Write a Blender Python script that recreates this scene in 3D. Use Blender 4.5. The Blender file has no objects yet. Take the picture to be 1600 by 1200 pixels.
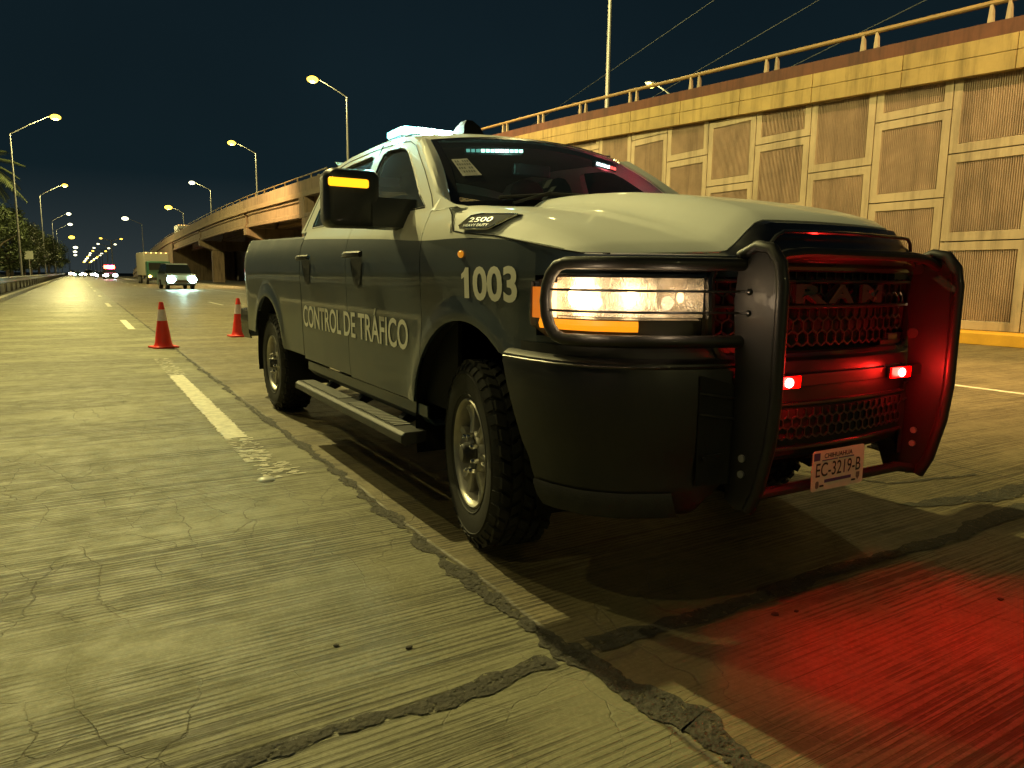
import bpy, bmesh, math, random
from mathutils import Vector, Matrix
R = math.radians
random.seed(7)
S = bpy.context.scene
COL = S.collection
# ------------------------------------------------------------------ camera
cam_d = bpy.data.cameras.new('camera'); cam = bpy.data.objects.new('camera', cam_d); COL.objects.link(cam)
cam_d.sensor_width = 36; cam_d.lens = 1133.4 / 1600 * 36
cam_d.clip_start = 0.05; cam_d.clip_end = 3000
yaw, pitch, roll = 0.53709, 0.14604, -0.01143
f_ = Vector((math.sin(yaw)*math.cos(pitch), math.cos(yaw)*math.cos(pitch), -math.sin(pitch)))
r_ = Vector((math.cos(yaw), -math.sin(yaw), 0)); d_ = f_.cross(r_)
r2 = r_*math.cos(roll) + d_*math.sin(roll); d2 = -r_*math.sin(roll) + d_*math.cos(roll)
M = Matrix((r2, -d2, -f_)).transposed().to_4x4(); M.translation = Vector((-2.40, -2.813, 1.197))
cam.matrix_world = M
S.camera = cam
# ------------------------------------------------------------------ world: night sky
W = bpy.data.worlds.new('World'); S.world = W; W.use_nodes = True
nt = W.node_tree; nt.nodes.clear()
wo = nt.nodes.new('ShaderNodeOutputWorld'); bg = nt.nodes.new('ShaderNodeBackground')
tc = nt.nodes.new('ShaderNodeTexCoord'); sep = nt.nodes.new('ShaderNodeSeparateXYZ')
rmp = nt.nodes.new('ShaderNodeValToRGB')
nt.links.new(tc.outputs['Generated'], sep.inputs[0]); nt.links.new(sep.outputs['Z'], rmp.inputs[0])
e = rmp.color_ramp.elements
e[0].position = 0.0; e[0].color = (0.030, 0.040, 0.042, 1)
e[1].position = 0.55; e[1].color = (0.0036, 0.0085, 0.0130, 1)
m_ = e.new(0.12); m_.color = (0.0058, 0.0140, 0.0185, 1)
nz = nt.nodes.new('ShaderNodeTexNoise'); nz.inputs['Scale'].default_value = 2.2; nz.inputs['Detail'].default_value = 4
nt.links.new(tc.outputs['Generated'], nz.inputs['Vector'])
mr = nt.nodes.new('ShaderNodeMapRange'); mr.inputs[3].default_value = 0.7; mr.inputs[4].default_value = 1.35
nt.links.new(nz.outputs['Fac'], mr.inputs[0]); nt.links.new(mr.outputs[0], bg.inputs['Strength'])
nt.links.new(rmp.outputs[0], bg.inputs[0]); nt.links.new(bg.outputs[0], wo.inputs[0])
S.view_settings.view_transform = 'Standard'; S.view_settings.look = 'None'
S.view_settings.exposure = 0; S.view_settings.gamma = 1
S.render.engine = 'CYCLES'
S.cycles.use_denoising = True
S.cycles.use_light_tree = True
S.cycles.sample_clamp_indirect = 4.0; S.cycles.sample_clamp_direct = 40.0
S.cycles.max_bounces = 7; S.cycles.transparent_max_bounces = 16
S.cycles.caustics_reflective = False; S.cycles.caustics_refractive = False
# ------------------------------------------------------------------ street lights and added fill lights
SOD = (1.0, 0.86, 0.32); SOD2 = (1.0, 0.64, 0.25)
def lamp_light(name, loc, power, color, size=0.16, kind='POINT', rot=None, spot=None, blend=0.6):
    l = bpy.data.lights.new(name, kind); l.energy = power; l.color = color
    if kind in ('POINT', 'SPOT'): l.shadow_soft_size = size
    if kind == 'SPOT': l.spot_size = spot; l.spot_blend = blend
    o = bpy.data.objects.new(name, l); COL.objects.link(o); o.location = loc
    if rot is not None: o.rotation_euler = rot
    return o
def aim(o, tgt):
    o.rotation_euler = (Vector(tgt) - o.location).to_track_quat('-Z', 'Y').to_euler()
lamp_light('street_and_fill_light', (-7.4, 12.6, 15.0), 2600, SOD)
lamp_light('street_and_fill_light', (-3.3, 18.0, 16.0), 20000, SOD)
lamp_light('street_and_fill_light', (-9.0, -3.0, 12.0), 420, SOD)  # added fill to lift the truck's near side, no lamp stands here
lamp_light('street_and_fill_light', (-3.3, -47.0, 16.0), 4500, SOD)
o = lamp_light('road_fill_light', (8.5, 3.5, 12.0), 8500, (1,.58,.20), kind='SPOT', spot=R(44), blend=.9); aim(o, (6.0, 2.9, 0))  # added orange fill for the ground right of the truck, source unseen
o = lamp_light('wall_fill_light', (8.0, -2.0, 13.0), 10500, SOD2, kind='SPOT', spot=R(95), blend=.8); aim(o, (13.5, 6.0, 2.0))  # wall spots are added to brighten wall and bridge, no lamps modelled
o = lamp_light('wall_fill_light', (3.0, 62.0, 14.0), 22000, SOD2, kind='SPOT', spot=R(110), blend=.8); aim(o, (13.5, 68.0, 5.0))  # added for the bridge, hangs in the air without a lamp
o = lamp_light('wall_fill_light', (7.5, 27.0, 14.0), 11500, SOD2, kind='SPOT', spot=R(95), blend=.8); aim(o, (13.5, 24.0, 2.0))

# ------------------------------------------------------------------ helpers
MATS = {}
def mat(name, col=(.5,.5,.5), rough=.5, metal=0, coat=0, emit=None, estr=0, noise=0, nscale=8, bump=0, bscale=60, spec=None, coatr=.05):
    if name in MATS: return MATS[name]
    m = bpy.data.materials.new(name); m.use_nodes = True; n = m.node_tree.nodes; L = m.node_tree.links
    b = n['Principled BSDF']; b.inputs['Base Color'].default_value = (*col, 1)
    b.inputs['Roughness'].default_value = rough; b.inputs['Metallic'].default_value = metal
    b.inputs['Coat Weight'].default_value = coat; b.inputs['Coat Roughness'].default_value = coatr
    if spec is not None: b.inputs['Specular IOR Level'].default_value = spec
    if emit: b.inputs['Emission Color'].default_value = (*emit, 1); b.inputs['Emission Strength'].default_value = estr
    t = n.new('ShaderNodeTexCoord')
    if noise:
        z = n.new('ShaderNodeTexNoise'); z.inputs['Scale'].default_value = nscale; z.inputs['Detail'].default_value = 6
        z.inputs['Roughness'].default_value = .65
        L.new(t.outputs['Object'], z.inputs['Vector'])
        q = n.new('ShaderNodeMapRange'); q.inputs[1].default_value = .3; q.inputs[2].default_value = .7
        q.inputs[3].default_value = 1 - noise; q.inputs[4].default_value = 1 + noise*.6; L.new(z.outputs['Fac'], q.inputs[0])
        x = n.new('ShaderNodeMix'); x.data_type = 'RGBA'; x.blend_type = 'MULTIPLY'; x.inputs[0].default_value = 1
        x.inputs[6].default_value = (*col, 1); L.new(q.outputs[0], x.inputs[7]); L.new(x.outputs[2], b.inputs['Base Color'])
        q2 = n.new('ShaderNodeMapRange'); q2.inputs[3].default_value = max(0, rough - .12); q2.inputs[4].default_value = min(1, rough + .15)
        L.new(z.outputs['Fac'], q2.inputs[0]); L.new(q2.outputs[0], b.inputs['Roughness'])
    if bump:
        z = n.new('ShaderNodeTexNoise'); z.inputs['Scale'].default_value = bscale; z.inputs['Detail'].default_value = 4
        L.new(t.outputs['Object'], z.inputs['Vector'])
        k = n.new('ShaderNodeBump'); k.inputs['Strength'].default_value = bump; k.inputs['Distance'].default_value = .01
        L.new(z.outputs['Fac'], k.inputs['Height']); L.new(k.outputs[0], b.inputs['Normal'])
    MATS[name] = m; return m
def streaks(m, amt=.35, sc=2.2):
    n = m.node_tree.nodes; L = m.node_tree.links; b = n['Principled BSDF']; src = b.inputs['Base Color'].links[0].from_socket
    t = n.new('ShaderNodeTexCoord'); mp = n.new('ShaderNodeMapping'); mp.inputs['Scale'].default_value = (sc, sc, sc*.09); L.new(t.outputs['Object'], mp.inputs[0])
    z = n.new('ShaderNodeTexNoise'); z.inputs['Scale'].default_value = 1.6; z.inputs['Detail'].default_value = 7; z.inputs['Roughness'].default_value = .7; L.new(mp.outputs[0], z.inputs['Vector'])
    q = n.new('ShaderNodeMapRange'); q.inputs[1].default_value = .48; q.inputs[2].default_value = .70; q.inputs[3].default_value = 1; q.inputs[4].default_value = 1-amt; L.new(z.outputs['Fac'], q.inputs[0])
    x = n.new('ShaderNodeMix'); x.data_type = 'RGBA'; x.blend_type = 'MULTIPLY'; x.inputs[0].default_value = 1; L.new(src, x.inputs[6]); L.new(q.outputs[0], x.inputs[7]); L.new(x.outputs[2], b.inputs['Base Color'])
    return m
def emis(name, col, s): 
    return mat(name, (0,0,0), .5, emit=col, estr=s)
def glass(name, tint, gloss_rough=.02, ior=1.5, refl=1.0, haze=.0):
    if name in MATS: return MATS[name]
    m = bpy.data.materials.new(name); m.use_nodes = True; n = m.node_tree.nodes; L = m.node_tree.links
    n.clear(); o = n.new('ShaderNodeOutputMaterial'); mx = n.new('ShaderNodeMixShader'); tr = n.new('ShaderNodeBsdfTransparent')
    gl = n.new('ShaderNodeBsdfGlossy'); fr = n.new('ShaderNodeFresnel')
    tr.inputs[0].default_value = (*tint, 1); gl.inputs['Roughness'].default_value = gloss_rough; fr.inputs[0].default_value = ior
    gl.inputs[0].default_value = (refl, refl, refl, 1)
    df = n.new('ShaderNodeBsdfDiffuse'); df.inputs[0].default_value = (.55,.60,.62,1); m2 = n.new('ShaderNodeMixShader'); dz = n.new('ShaderNodeTexNoise'); dz.inputs['Scale'].default_value = 5; dz.inputs['Detail'].default_value = 6  # pale diffuse layer standing in for reflections on the panes
    dr = n.new('ShaderNodeMapRange'); dr.inputs[3].default_value = haze*.5; dr.inputs[4].default_value = haze*1.5; L.new(dz.outputs['Fac'], dr.inputs[0]); L.new(dr.outputs[0], m2.inputs[0]); L.new(tr.outputs[0], m2.inputs[1]); L.new(df.outputs[0], m2.inputs[2])
    L.new(fr.outputs[0], mx.inputs[0]); L.new(m2.outputs[0], mx.inputs[1]); L.new(gl.outputs[0], mx.inputs[2]); L.new(mx.outputs[0], o.inputs[0])
    MATS[name] = m; return m

def tag(o, label=None, cat=None, group=None, kind=None):
    if label: o['label'] = label
    if cat: o['category'] = cat
    if group: o['group'] = group
    if kind: o['kind'] = kind
    return o
def empty(name, loc=(0,0,0), rz=0, label=None, cat=None, group=None):
    o = bpy.data.objects.new(name, None); COL.objects.link(o); o.location = loc; o.rotation_euler = (0,0,rz)
    o.empty_display_size = .2
    return tag(o, label, cat, group)
class MB:
    """collects shapes, then links them as one mesh object"""
    def __init__(s): s.v = []; s.f = []; s.mi = []; s.cur = 0
    def add(s, vs, fs):
        b = len(s.v); s.v += [tuple(v) for v in vs]
        for f in fs: s.f.append([i + b for i in f]); s.mi.append(s.cur)
        return s
    def box(s, x0, x1, y0, y1, z0, z1):
        vs = [(x,y,z) for z in (z0,z1) for y in (y0,y1) for x in (x0,x1)]
        return s.add(vs, [(0,2,3,1),(4,5,7,6),(0,1,5,4),(2,6,7,3),(0,4,6,2),(1,3,7,5)])
    def bar(s, a, b, w, h, up=(0,0,1)):
        a = Vector(a); b = Vector(b); t = (b-a).normalized(); u = Vector(up)
        if abs(t.dot(u)) > .98: u = Vector((0,1,0))
        r = t.cross(u).normalized(); u = r.cross(t)
        vs = [p + r*sx*w/2 + u*sz*h/2 for p in (a,b) for sz in (-1,1) for sx in (-1,1)]
        return s.add(vs, [(0,2,3,1),(4,5,7,6),(0,1,5,4),(2,6,7,3),(0,4,6,2),(1,3,7,5)])
    def tube(s, pts, r, n=10, cap=True, closed=False):
        pts = [Vector(p) for p in pts]; N = len(pts); rr = r if isinstance(r, (list,tuple)) else [r]*N
        rings = []; prev = None
        for i, p in enumerate(pts):
            if closed: t = pts[(i+1)%N] - pts[i-1]
            else: t = pts[min(i+1,N-1)] - pts[max(i-1,0)]
            t.normalize()
            if prev is None:
                u = Vector((0,0,1)) if abs(t.z) < .9 else Vector((0,1,0))
                u = (u - t*u.dot(t)).normalized()
            else: u = (prev - t*prev.dot(t)).normalized()
            prev = u; w = t.cross(u)
            rings.append([p + (u*math.cos(a) + w*math.sin(a))*rr[i] for a in [2*math.pi*k/n for k in range(n)]])
        vs = [v for g in rings for v in g]; fs = []
        for i in range(N if closed else N-1):
            for k in range(n):
                a = i*n+k; b = i*n+(k+1)%n; c = ((i+1)%N)*n+(k+1)%n; d = ((i+1)%N)*n+k
                fs.append((a,b,c,d))
        if cap and not closed: fs.append(tuple(range(n))[::-1]); fs.append(tuple((N-1)*n+k for k in range(n)))
        return s.add(vs, fs)
    def grid(s, g, closed=False):
        nr, nc = len(g), len(g[0]); vs = [p for r in g for p in r]; fs = []
        for i in range(nr-1):
            for j in range(nc if closed else nc-1):
                j2 = (j+1) % nc; fs.append((i*nc+j, i*nc+j2, (i+1)*nc+j2, (i+1)*nc+j))
        return s.add(vs, fs)
    def lathe(s, prof, n=32, axis='z', c=(0,0,0), a0=0, a1=2*math.pi):
        full = abs(a1-a0-2*math.pi) < 1e-6; g = []
        for r, h in prof:
            row = []
            for k in range(n if full else n+1):
                a = a0 + (a1-a0)*k/n; x, y = r*math.cos(a), r*math.sin(a)
                p = {'z': (x,y,h), 'x': (h,x,y), 'y': (x,h,y)}[axis]
                row.append((p[0]+c[0], p[1]+c[1], p[2]+c[2]))
            g.append(row)
        return s.grid(g, closed=full)
    def prism(s, poly, a, b, axis='x'):
        """poly: list of 2-D points in the plane normal to axis, extruded from a to b"""
        def P(u, v, h): return {'x': (h,u,v), 'y': (u,h,v), 'z': (u,v,h)}[axis]
        n = len(poly); vs = [P(u,v,a) for u,v in poly] + [P(u,v,b) for u,v in poly]
        fs = [tuple(range(n))[::-1], tuple(range(n,2*n))] + [(i,(i+1)%n,(i+1)%n+n,i+n) for i in range(n)]
        return s.add(vs, fs)
    def ball(s, c, rx, ry, rz, n=12, m=8):
        g = []
        for i in range(m+1):
            t = math.pi*i/m; g.append([(c[0]+rx*math.sin(t)*math.cos(2*math.pi*k/n), c[1]+ry*math.sin(t)*math.sin(2*math.pi*k/n), c[2]+rz*math.cos(t)) for k in range(n)])
        return s.grid(g, closed=True)
    def mirror(s, flip=True):
        b = len(s.v); s.v += [(-x,y,z) for x,y,z in s.v]; nf = len(s.f)
        for i in range(nf): s.f.append([k+b for k in s.f[i]][::-1]); s.mi.append(s.mi[i])
        return s
    def build(s, name, m, parent=None, smooth=True, bevel=0, solid=0, ang=35, loc=None, weld=True):
        me = bpy.data.meshes.new(name); me.from_pydata(s.v, [], s.f)
        bm = bmesh.new(); bm.from_mesh(me)
        if len(s.mi) == len(bm.faces):
            bm.faces.ensure_lookup_table()
            for i, f in enumerate(bm.faces): f.material_index = s.mi[i]
        if weld: bmesh.ops.remove_doubles(bm, verts=bm.verts, dist=1e-5)
        bmesh.ops.recalc_face_normals(bm, faces=bm.faces)
        bm.to_mesh(me); bm.free()
        if smooth:
            me.polygons.foreach_set('use_smooth', [True]*len(me.polygons)); me.set_sharp_from_angle(angle=R(ang))
        for k in (m if isinstance(m, (list,tuple)) else [m]): me.materials.append(k)
        o = bpy.data.objects.new(name, me); COL.objects.link(o)
        if loc is not None: o.location = loc
        if parent is not None: o.parent = parent
        if bevel:
            b = o.modifiers.new('b', 'BEVEL'); b.width = bevel; b.segments = 2; b.limit_method = 'ANGLE'; b.angle_limit = R(40)
        if solid:
            b = o.modifiers.new('s', 'SOLIDIFY'); b.thickness = solid; b.offset = -1
            b = o.modifiers.new('e', 'EDGE_SPLIT'); b.split_angle = R(38)
        return o
def lerp(a, b, t): return a + (b-a)*t
def itp(tab, x):
    if x <= tab[0][0]: return tab[0][1]
    for (x0,y0),(x1,y1) in zip(tab, tab[1:]):
        if x <= x1: return lerp(y0, y1, (x-x0)/(x1-x0))
    return tab[-1][1]
def sm(a, b, x):
    t = max(0, min(1, (x-a)/(b-a))); return t*t*(3-2*t)
def sitp(tab, x):
    """smooth (Catmull-Rom) interpolation"""
    n = len(tab)
    if x <= tab[0][0]: return tab[0][1]
    if x >= tab[-1][0]: return tab[-1][1]
    for i in range(n-1):
        if x <= tab[i+1][0]: break
    x0,y0 = tab[i]; x1,y1 = tab[i+1]; h = x1-x0; t = (x-x0)/h
    m0 = (y1-tab[i-1][1])/(x1-tab[i-1][0])*h if i > 0 else (y1-y0)
    m1 = (tab[i+2][1]-y0)/(tab[i+2][0]-x0)*h if i < n-2 else (y1-y0)
    return (2*t**3-3*t*t+1)*y0 + (t**3-2*t*t+t)*m0 + (-2*t**3+3*t*t)*y1 + (t**3-t*t)*m1
def text_mb(body, height, fn, width=None, bold=0.0, extrude=0.0, shear=0, font_gap=1.0):
    """text as a mesh: local x (0..width), y (0..height of capitals) sent through fn(x,y,depth)"""
    cu = bpy.data.curves.new('txt', 'FONT'); cu.body = body; cu.size = 1; cu.offset = bold; cu.extrude = 0; cu.shear = shear
    cu.space_character = font_gap; cu.resolution_u = 4
    o = bpy.data.objects.new('txt', cu); COL.objects.link(o)
    dg = bpy.context.evaluated_depsgraph_get(); me = bpy.data.meshes.new_from_object(o.evaluated_get(dg))
    xs = [v.co.x for v in me.vertices]; ys = [v.co.y for v in me.vertices]
    x0, x1 = min(xs), max(xs); y0 = 0.0
    cap = 0.70; k = height/cap; kx = k if width is None else width/(x1-x0)
    mb = MB(); mb.add([fn((v.co.x-x0)*kx, (v.co.y-y0)*k, 0) for v in me.vertices], [tuple(p.vertices) for p in me.polygons])
    bpy.data.objects.remove(o); bpy.data.meshes.remove(me)
    return mb

# ------------------------------------------------------------------ materials
M_white = mat('white_paint', (.78,.80,.74), .62, coat=.55, coatr=.035, noise=.05, nscale=3)
M_grey = mat('dark_grey_paint', (.028,.046,.066), .5, coat=.45, coatr=.05, noise=.25, nscale=2.5)
M_black = mat('black_paint', (.012,.012,.013), .3, coat=.8, noise=.2, nscale=5)
M_plas = mat('black_plastic', (.018,.018,.018), .52, noise=.2, nscale=20, bump=.15, bscale=300)
M_well = mat('dark_liner', (.008,.008,.008), .9)
M_rub = mat('rubber', (.022,.022,.021), .72, noise=.35, nscale=14, bump=.2, bscale=120)
M_rim = mat('alloy', (.52,.50,.45), .45, metal=.7, noise=.2, nscale=12)
M_chrome = mat('chrome', (.75,.74,.70), .10, metal=1)
M_hub = mat('hub_black', (.03,.03,.03), .35)
M_cream = mat('decal_cream', (.85,.84,.76), .9)
M_glass = glass('cab_glass', (.45,.49,.50), ior=1.7, haze=.10)
M_wglass = glass('windscreen_glass', (.48,.52,.52), ior=1.6, refl=.9, haze=.045)
M_int = mat('interior', (.035,.035,.036), .8)
M_tarp = mat('joint_seal', (.060,.055,.040), .8, noise=.7, nscale=16, bump=1, bscale=60)
# ================================================================== SETTING
def road_material():
    m = bpy.data.materials.new('concrete_road'); m.use_nodes = True; n = m.node_tree.nodes; L = m.node_tree.links
    b = n['Principled BSDF']; tc = n.new('ShaderNodeTexCoord')
    def mp(sx, sy, rz=0):
        q = n.new('ShaderNodeMapping'); q.inputs['Scale'].default_value = (sx, sy, 1); q.inputs['Rotation'].default_value = (0,0,rz)
        L.new(tc.outputs['Object'], q.inputs[0]); return q.outputs[0]
    def noise(vec, sc, det=5, ro=.6, dist=0):
        q = n.new('ShaderNodeTexNoise'); q.inputs['Scale'].default_value = sc; q.inputs['Detail'].default_value = det
        q.inputs['Roughness'].default_value = ro; q.inputs['Distortion'].default_value = dist; L.new(vec, q.inputs['Vector']); return q.outputs['Fac']
    def rng(v, a, b_, c, d):
        q = n.new('ShaderNodeMapRange'); q.interpolation_type = 'SMOOTHSTEP'
        for i, k in enumerate((a, b_, c, d)): q.inputs[i+1].default_value = k
        L.new(v, q.inputs[0]); return q.outputs[0]
    def math_(op, a, b_=None):
        q = n.new('ShaderNodeMath'); q.operation = op
        for i, k in enumerate((a, b_)):
            if k is None: continue
            if isinstance(k, (int,float)): q.inputs[i].default_value = k
            else: L.new(k, q.inputs[i])
        return q.outputs[0]
    def mixc(f, a, b_, mode='MIX'):
        q = n.new('ShaderNodeMix'); q.data_type = 'RGBA'; q.blend_type = mode
        if isinstance(f, (int,float)): q.inputs[0].default_value = f
        else: L.new(f, q.inputs[0])
        for i, k in ((6,a),(7,b_)):
            if isinstance(k, tuple): q.inputs[i].default_value = (*k,1)
            else: L.new(k, q.inputs[i])
        return q.outputs[2]
    P = mp(1,1)
    big = noise(P, .55, 5, .6)
    stretch = noise(mp(.25, 1.1), 1.0, 5, .6)      # bands running across the lane
    fine = noise(P, 55, 6, .7); mid = noise(P, 7, 6, .65)
    col = mixc(rng(big, .3, .7, 0, 1), (.175,.168,.094), (.245,.238,.140))
    col = mixc(rng(stretch, .42, .62, .0, .55), col, (.145,.137,.075))
    col = mixc(rng(mid, .35, .7, 0, .30), col, (.12,.112,.06))
    col = mixc(rng(fine, .4, .72, 0, .45), col, (.33,.32,.20))
    # transverse tining: irregular grooves + fine regular grooves, in worn patches
    g1 = noise(mp(.30, 48, R(1.5)), 1.0, 5, .62, .0)
    g2 = noise(mp(.8, 105, R(1.5)), 1.0, 3, .5, .0)
    w = n.new('ShaderNodeTexWave'); w.bands_direction = 'Y'; w.inputs['Scale'].default_value = 11.5; w.inputs['Distortion'].default_value = .8
    w.inputs['Detail'].default_value = 2; w.inputs['Detail Scale'].default_value = .6; L.new(mp(1,1,R(-1.5)), w.inputs['Vector'])
    patch = rng(noise(mp(.45, 1.3), 1.25, 4, .6), .36, .56, .12, 1)
    patch2 = rng(noise(mp(.8, .5), .9, 3, .6), .44, .6, 0, 1)
    gr1 = math_('MULTIPLY', rng(g1, .50, .60, 0, 1), patch)
    gr2 = math_('MULTIPLY', rng(g2, .55, .68, 0, .8), patch2)
    gr3 = math_('MULTIPLY', rng(w.outputs['Fac'], .55, .85, 0, 1), math_('MULTIPLY', patch, rng(noise(P, 9, 4, .6), .35, .6, .25, 1)))
    groove = math_('MAXIMUM', math_('MAXIMUM', gr1, gr2), gr3)
    col = mixc(math_('MULTIPLY', groove, .9), col, (.048,.042,.022))
    # hairline cracks
    dn = n.new('ShaderNodeTexNoise'); dn.inputs['Scale'].default_value = 3.5; dn.inputs['Detail'].default_value = 6; L.new(P, dn.inputs['Vector'])
    va = n.new('ShaderNodeVectorMath'); va.operation = 'MULTIPLY_ADD'; va.inputs[1].default_value = (.28,.28,.0); L.new(dn.outputs['Color'], va.inputs[0]); L.new(mp(1.25,.85), va.inputs[2])
    vo = n.new('ShaderNodeTexVoronoi'); vo.feature = 'DISTANCE_TO_EDGE'; vo.inputs['Scale'].default_value = 3.4; L.new(va.outputs[0], vo.inputs['Vector'])
    ck = math_('MULTIPLY', rng(vo.outputs['Distance'], .0, .013, 1, 0), rng(noise(P, .8, 3, .5), .42, .56, 0, 1))
    col = mixc(math_('MULTIPLY', ck, .6), col, (.10,.092,.07))
    # dark chips and oil spots
    vs = n.new('ShaderNodeTexVoronoi'); vs.feature = 'F1'; vs.inputs['Scale'].default_value = 5; L.new(P, vs.inputs['Vector'])
    sp = math_('MULTIPLY', rng(vs.outputs['Distance'], .03, .07, 1, 0), rng(vs.outputs['Color'], .80, .82, 0, 1))
    col = mixc(math_('MULTIPLY', sp, .6), col, (.07,.065,.05))
    # saw-cut joints every 4.5 m and between lanes
    sx = n.new('ShaderNodeSeparateXYZ'); L.new(va.outputs[0], sx.inputs[0])
    so = n.new('ShaderNodeSeparateXYZ'); L.new(tc.outputs['Object'], so.inputs[0])
    wob = math_('MULTIPLY', math_('SUBTRACT', noise(P, 1.2, 5, .6), .5), .09)
    yy = math_('ADD', math_('ADD', so.outputs['Y'], 1.05), wob)
    jy = rng(math_('ABSOLUTE', math_('SUBTRACT', math_('MODULO', math_('ADD', yy, 452.25), 4.5), 2.25)), 0, .022, 1, 0)
    xx = math_('ADD', so.outputs['X'], wob)
    jx = rng(math_('ABSOLUTE', math_('SUBTRACT', math_('MODULO', math_('ADD', xx, 38.9), 3.6), 1.8)), 0, .02, 1, 0)
    jj = math_('MAXIMUM', jy, jx)
    col = mixc(math_('MULTIPLY', jj, .8), col, (.06,.055,.045))
    lane = math_('MULTIPLY', rng(xx, -1.14, -1.06, 0, 1), .85)
    col = mixc(lane, col, mixc(1.0, col, (.84,.70,.60), 'MULTIPLY'))
    L.new(col, b.inputs['Base Color'])
    polish = math_('MULTIPLY', rng(so.outputs['Y'], 7, 34, 0, 1), .20)     # tyre-polished, damp stretch further on
    L.new(math_('SUBTRACT', rng(mid, .3, .7, .55, .74), polish), b.inputs['Roughness'])
    b.inputs['Specular IOR Level'].default_value = .5
    h = math_('SUBTRACT', math_('MULTIPLY', fine, .35), math_('ADD', groove, math_('ADD', math_('MULTIPLY', ck, .8), math_('MULTIPLY', jj, 1.5))))
    bp = n.new('ShaderNodeBump'); bp.inputs['Strength'].default_value = .7; bp.inputs['Distance'].default_value = .006
    L.new(h, bp.inputs['Height']); L.new(bp.outputs[0], b.inputs['Normal'])
    return m
M_road = road_material()
M_soil = mat('soil', (.05,.045,.03), .95, noise=.5, nscale=.6)
M_conc = mat('concrete_beige', (.42,.34,.225), .8, noise=.22, nscale=.9, bump=.3, bscale=30)
M_conc2 = mat('concrete_coping', (.36,.27,.105), .8, noise=.25, nscale=1.1, bump=.3, bscale=30)
M_rec = mat('concrete_ribbed', (.36,.27,.19), .85, noise=.25, nscale=1.6)
M_brown = mat('parapet_brown', (.11,.042,.025), .8, noise=.35, nscale=1.3)
M_bridge = mat('bridge_concrete', (.34,.25,.165), .85, noise=.25, nscale=.4)
M_rail = mat('rail_paint', (.26,.17,.06), .6, noise=.2, nscale=3)
M_galv = mat('galvanised', (.42,.42,.40), .5, metal=.6, noise=.3, nscale=3)
M_kerb = mat('kerb_concrete', (.50,.47,.38), .8, noise=.3, nscale=2)
M_kerby = mat('kerb_yellow', (.70,.38,.03), .7, noise=.2, nscale=2)
M_line = mat('line_white', (.66,.63,.50), .6, noise=.35, nscale=14)
for _w in (M_conc, M_conc2, M_rec, M_brown, M_bridge): streaks(_w, .5 if _w is not M_rec else .4)
M_gap = mat('joint_dark', (.03,.026,.02), .95)

g = MB(); g.grid([[(-1500,-60,-.02),(1500,-60,-.02)],[(-1500,2500,-.02),(1500,2500,-.02)]])
tag(g.build('ground', M_soil), kind='structure')
g = MB(); g.grid([[(-5.02,-40,0),(12.62,-40,0)],[(-5.02,1500,0),(12.62,1500,0)]])
tag(g.build('road', M_road), kind='structure')

_n = M_tarp.node_tree.nodes; _l = M_tarp.node_tree.links; _o = [k for k in _n if k.type == 'OUTPUT_MATERIAL'][0]
_z = _n.new('ShaderNodeTexNoise'); _z.inputs['Scale'].default_value = 38; _z.inputs['Detail'].default_value = 8; _z.inputs['Roughness'].default_value = .75; _q = _n.new('ShaderNodeMapRange'); _q.inputs[1].default_value = .40; _q.inputs[2].default_value = .47
_t = _n.new('ShaderNodeTexCoord'); _l.new(_t.outputs['Object'], _z.inputs['Vector']); _l.new(_z.outputs['Fac'], _q.inputs[0]); _m = _n.new('ShaderNodeMixShader'); _tr = _n.new('ShaderNodeBsdfTransparent')
_l.new(_q.outputs[0], _m.inputs[0]); _l.new(_tr.outputs[0], _m.inputs[1]); _l.new(_n['Principled BSDF'].outputs[0], _m.inputs[2]); _l.new(_m.outputs[0], _o.inputs[0])
def strip(name, pts, widths, z, m, jag=.0, step=.03, seed=1, edge=.3):
    """a flat band with ragged edges lying on the road"""
    rnd = random.Random(seed); P = [Vector((x,y,0)) for x,y in pts]; g = []; L_ = 0
    off = [0,0]
    for i in range(len(P)-1):
        a, b = P[i], P[i+1]; d = (b-a).length; t = (b-a).normalized(); nrm = Vector((-t.y, t.x, 0)); k = max(1, int(d/step))
        for j in range(k + (1 if i == len(P)-2 else 0)):
            u = j/k; c = a.lerp(b, u); w = lerp(widths[i], widths[i+1], u)
            for q in (0,1): off[q] = off[q]*.8 + rnd.uniform(-1,1)*jag*.8 + (rnd.random() < .06)*rnd.uniform(-1,1)*jag
            g.append([tuple(c - nrm*(w/2+off[0]*1) + Vector((0,0,z))), tuple(c + nrm*(w/2+off[1]) + Vector((0,0,z)))])
    mb = MB(); mb.grid(g); return mb.build(name, m, smooth=False, weld=False)
lj = [(-1.02,-2.9),(-1.06,-1.85),(-1.02,-1.5),(-1.10,-1.25),(-1.13,-.9),(-1.14,-.3),(-1.12,.8),(-1.10,2.0),(-1.12,3.4),(-1.13,6),(-1.11,12),(-1.1,30)]
tag(strip('longitudinal_joint_seal', lj, [.05,.05,.11,.10,.07,.055,.045,.05,.04,.03,.025,.02], .004, M_tarp, jag=.02, step=.02, seed=3), kind='structure')
tag(strip('transverse_joint_seal', [(-1.19,-1.04),(-1.6,-1.07),(-2.05,-1.06),(-2.4,-1.1),(-3.2,-1.12)], [.085,.07,.05,.02,.012], .004, M_tarp, jag=.014, seed=8), kind='structure')
tag(strip('transverse_joint_seal', [(-1.02,-1.03),(-.5,-1.06),(.3,-1.04),(1.1,-1.05),(1.9,-1.0),(2.6,-1.03),(5,-1.0)], [.09,.075,.07,.065,.12,.07,.05], .004, M_tarp, jag=.014, seed=9), kind='structure')
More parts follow.
